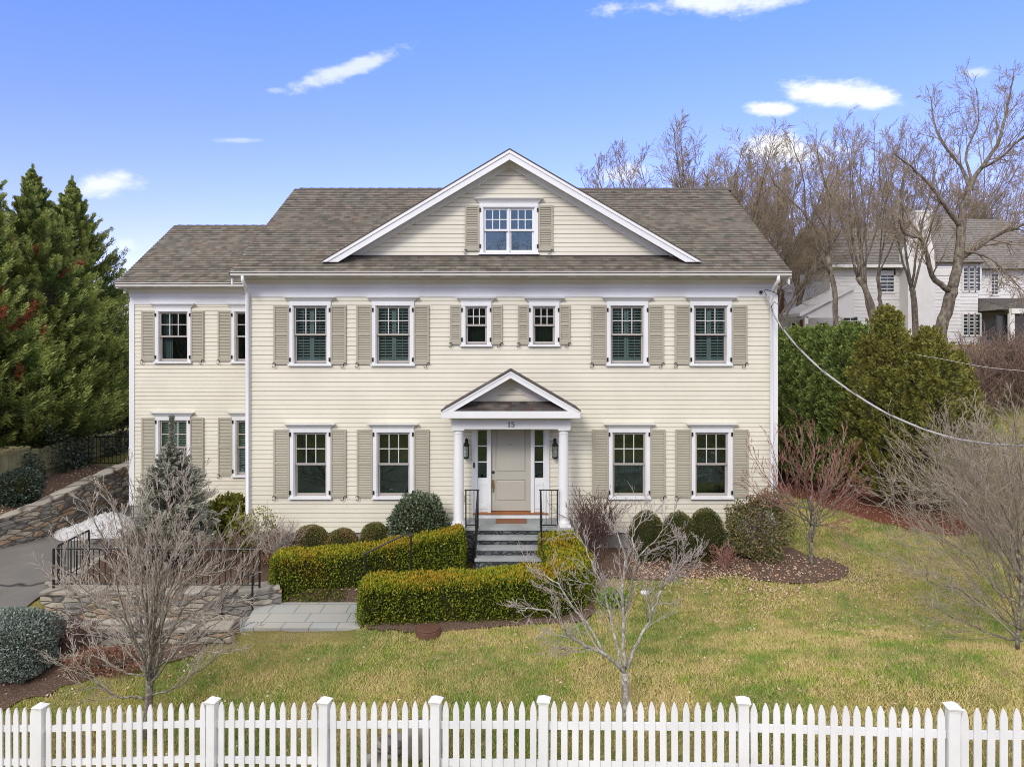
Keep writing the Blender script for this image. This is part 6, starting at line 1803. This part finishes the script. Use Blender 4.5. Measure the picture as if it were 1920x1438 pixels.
# right, taller part
b = MB(); lap(b, nx(1735), nx(1842), 1.0, nz_(492), DN + .4); b.box(nx(1735), nx(1842), DN + .41, DN + 9, 1.0, nz_(492)).build('wall', M['nb_white'], nb)
nroof(nx(1728), nx(1748), nx(1900), nx(1850), DN - .1, DN + 5, nz_(492), PZ(402, DN + 5))
b = MB(); lap(b, nx(1842), nx(2000), 1.0, nz_(500), DN + 1.6); b.box(nx(1842), nx(2000), DN + 1.61, DN + 9, 1.0, nz_(500)).build('wall', M['nb_white'], nb)
nroof(nx(1852), nx(1885), nx(2010), nx(2010), DN + 1.0, DN + 5.5, nz_(500), PZ(412, DN + 5.5))
# porch on the right
nroof(nx(1838), nx(1858), nx(2000), nx(2000), DN - 2.4, DN + 1.55, nz_(583), nz_(556))
MB().box(nx(1838), nx(2000), DN - 2.5, DN - 2.3, nz_(592), nz_(583)).build('porch_beam', M['nb_white'], nb)
for p in (1841, 1885, 1930): MB().box(nx(p) - .12, nx(p) + .12, DN - 2.45, DN - 2.25, 1.0, nz_(592)).build('porch_post', M['nb_white'], nb)
MB().box(nx(1843), nx(2000), DN - 1.2, DN - 1.1, 1.0, nz_(592)).build('porch_screen', M['dark_glass'], nb)
nwin(1650, 1675, 507, 547, DN); nwin(1581, 1607, 594, 632, DN); nwin(1757, 1784, 501, 543, DN + .4)
for a in (1806, 1817.5, 1829): nwin(a, a + 7.5, 502, 545, DN + .4, 1, 3)
for a in (1806, 1817.5, 1829): nwin(a, a + 7.5, 590, 628, DN + .4, 1, 3)
nwin(1858, 1870, 515, 552, DN + 1.6, 2, 3)
# left gabled porch, brick wing and chimney
b = MB(); xa, xb, xm = nx(1459), nx(1556), nx(1556)
b.prism([(xa, DN - 3, nz_(592)), (xm, DN - 3, nz_(543)), (xm, DN - 3, nz_(549)), (xa, DN - 3, nz_(598))], [(xa, DN, nz_(592)), (xm, DN, nz_(543)), (xm, DN, nz_(549)), (xa, DN, nz_(598))])
b.prism([(xa + .4, DN - 2.8, nz_(597)), (xm, DN - 2.8, nz_(550)), (xm, DN - 2.8, nz_(600)), (xa + .4, DN - 2.8, nz_(600))], [(xa + .4, DN - 2.7, nz_(597)), (xm, DN - 2.7, nz_(550)), (xm, DN - 2.7, nz_(600)), (xa + .4, DN - 2.7, nz_(600))])
b.box(nx(1471), nx(1477), DN - 2.8, DN - 2.6, 1.0, nz_(598)).box(nx(1527), nx(1531), DN - 2.8, DN - 2.6, 1.0, nz_(598))
b.build('porch', M['nb_white'], nb)
MB().box(nx(1466), nx(1558), DN - .02, DN + 6, 1, nz_(596)).build('porch_wall', M['nb_white'], nb)
MB().box(nx(1500), nx(1513), DN - .3, DN - .03, 1, nz_(600)).build('brick_pier', M['brick'], nb)
nwin(1484, 1497, 606, 632, DN - .03)
nwin(1537, 1547, 606, 632, DN - .03)
br = thing('brick_house', (PX(1455, 45), 45, 2), 'low red brick house with two chimneys between the cream and white houses', 'house')
q = lambda p: PX(p, 45); r_ = lambda p: PZ(p, 45)
MB().box(q(1400), q(1530), 45, 52, 1, r_(600)).build('wall', M['brick'], br)
MB().prism([(q(1395), 44.5, r_(600)), (q(1395), 48.5, r_(566)), (q(1395), 52.5, r_(600))], [(q(1535), 44.5, r_(600)), (q(1535), 48.5, r_(566)), (q(1535), 52.5, r_(600))]).build('roof', M['ridge'], br)
for p in (1478, 1503): MB().box(q(p), q(p + 13), 46.8, 47.6, r_(600), r_(541)).box(q(p) - .06, q(p + 13) + .06, 46.74, 47.66, r_(541), r_(538)).build('chimney', M['brick'], br)
for p in (1462, 1490, 1512):
    w = MB().box(q(p), q(p + 7), 44.94, 44.99, r_(640), r_(608)).build('window', M['nb_white'], br); MB().box(q(p) + .06, q(p + 7) - .06, 44.92, 44.935, r_(640) + .06, r_(608) - .06).build('pane', M['dark_glass'], w)

# ------------------------------------------------------------------ service cables
ca = [(1432, 548, 16.45), (1440, 560, 16.35), (1452, 592, 16.2), (1472, 622, 16.0), (1500, 655, 15.7), (1540, 693, 15.3), (1590, 730, 14.8), (1650, 768, 14.2), (1710, 796, 13.6), (1770, 817, 13.0), (1830, 829, 12.4), (1880, 834, 11.9), (1930, 835, 11.4), (2040, 828, 10.4)]
pts = smooth_poly([P(*q) for q in ca], 5)
t = thing('service_cable', P(1432, 548, 16.45), 'thick pale service cable sagging from the house corner to the right edge', 'cable')
MB().tube(pts, .021, 7).build('cable', painted('pale_cable_sheath', (.42, .41, .41), .6, .15), t, smooth=True)
r = random.Random(3); tw = []
for i in range(len(pts)):
    a = i * 1.1; tw.append(pts[i] + Vector((0, .022 * math.cos(a), .022 * math.sin(a))))
MB().tube(tw, .008, 5).build('wrap_wire', M['iron'], t)
MB().tube([P(1432, 548, 16.5), P(1436, 543, 16.3), P(1452, 548, 16.15), P(1470, 560, 16.1), P(1475, 570, 16.1), P(1466, 577, 16.1), P(1452, 566, 16.1), P(1446, 575, 16.15)], .009, 5).build('loop', M['iron'], t)
MB().box(PX(1426, 16.5), PX(1431, 16.5), D0 - .1, D0 - .06, PZ(550, 16.5), PZ(545, 16.5)).build('clamp', M['iron'], t)
o = MB().tube(smooth_poly([P(1600, 640, 24), P(1660, 653, 21.5), P(1720, 665, 19.8), P(1765, 673, 19), P(1860, 690, 17), P(1990, 700, 15)], 4), .0055, 5).build('thin_cable', M['nb_white'])
props(o, 'thin wire crossing in front of the tallest arborvitae', 'cable')

# ------------------------------------------------------------------ grass blades and fallen leaves
def scatter(n, x0, x1, y0, y1, rng, fn):
    x = rng.uniform(x0, x1, n); y = rng.uniform(y0, y1, n); k = fn(x, y); return x[k], y[k]
def on_lawn(x, y):
    k = np.ones(len(x), bool)
    for f in beds: k &= ~f(x, y)
    k &= ~((x > -9.3) & (x < -2.85) & (y > 12.6)); k &= ~((x > -3) & (x < 1.5) & (y > 13.2)); k &= ~((x < 6.25) & (x > -6.3) & (y > 16.4))
    k &= ~((x < -9) & (y > 12.5)); return k
rng = np.random.default_rng(12)
V, Fs, off = [], [], 0
for n, (x0, x1, y0, y1), hh in ((330000, (-9, 10.5, 8.2, 13.2), .042), (110000, (0, 12, 13.2, 17.5), .045), (70000, (6.2, 16, 17.5, 26), .06)):
    x, y = scatter(n, x0, x1, y0, y1, rng, on_lawn)
    vis = np.abs(x) < y * .76 + .3; x, y = x[vis], y[vis]
    z = gz(x, y); h = hh * 1.2 * rng.uniform(.5, 1.4, len(x)); a = rng.uniform(0, 6.283, len(x)); lean = rng.normal(size=(len(x), 2)) * hh * .75
    w = rng.uniform(.003, .007, len(x)) * (1 + (y > 17) * .8)
    v = np.stack([np.stack([x - w * np.cos(a), y - w * np.sin(a), z - .004], -1), np.stack([x + w * np.cos(a), y + w * np.sin(a), z - .004], -1), np.stack([x + lean[:, 0], y + lean[:, 1], z + h], -1)], 1)
    V.append(v.reshape(-1, 3)); Fs.append(np.arange(len(x) * 3).reshape(-1, 3) + off); off += len(x) * 3
props(link_mesh(np_mesh('grass', np.concatenate(V), np.concatenate(Fs)), 'grass', M['grass']), kind='stuff', label='short winter grass of the lawn, green mixed with straw', cat='grass')
def litter():
    rng = np.random.default_rng(5); P_ = []
    def put(n, x0, x1, y0, y1, lift=.02):
        x = rng.uniform(x0, x1, n); y = rng.uniform(y0, y1, n); P_.append(np.stack([x, y, gz(x, y) + lift + rng.uniform(0, .02, n)], -1))
    put(900, 1.6, 6.6, 14.3, 15.3, .03); put(1100, 2.6, 5.2, 14.9, 15.9, .04); put(500, 3.6, 8.2, 12.6, 15.0); put(600, 0, 9, 9, 13.5); put(500, 5.0, 7.4, 14.8, 16.0, .055); put(260, -7, 0, 9.2, 12.5); put(450, 7, 10.5, 15, 19, .03)
    put(350, -8, -1.2, 14.5, 16.4, .04); put(160, -4.8, -3, 14.25, 14.45, .03); put(600, -9.2, -6.4, 14.5, 19, .04); put(700, -13.6, -12.3, 16.5, 23, .03); put(220, -9, -5, 11.6, 12.6, .03); put(1500, 9, 12.8, 17.6, 26, .03)
    for cx, cy, s, n in ((5.2, 14.3, .35, 150), (4.3, 13.2, .4, 60), (7.6, 14.4, .4, 120), (6.5, 12.8, .7, 120), (.2, 9.9, .5, 40), (7.2, 15.0, .3, 120)):
        x = rng.normal(cx, s, n); y = rng.normal(cy, s * .6, n); P_.append(np.stack([x, y, gz(x, y) + .03], -1))
    p = np.concatenate(P_); k = ~((p[:, 0] > -.95) & (p[:, 0] < .85) & (p[:, 1] > 14)); p = p[k]
    d = rng.normal(size=p.shape) * np.array([1, 1, .25]); v, f = leaves(p, d, rng.uniform(.03, .065, len(p)), rng.uniform(.02, .04, len(p)), rng)
    props(link_mesh(np_mesh('fallen_leaves', v, f), 'fallen_leaves', M['fallen']), kind='stuff', label='fallen tan leaves scattered over lawn and beds', cat='leaves')
litter()
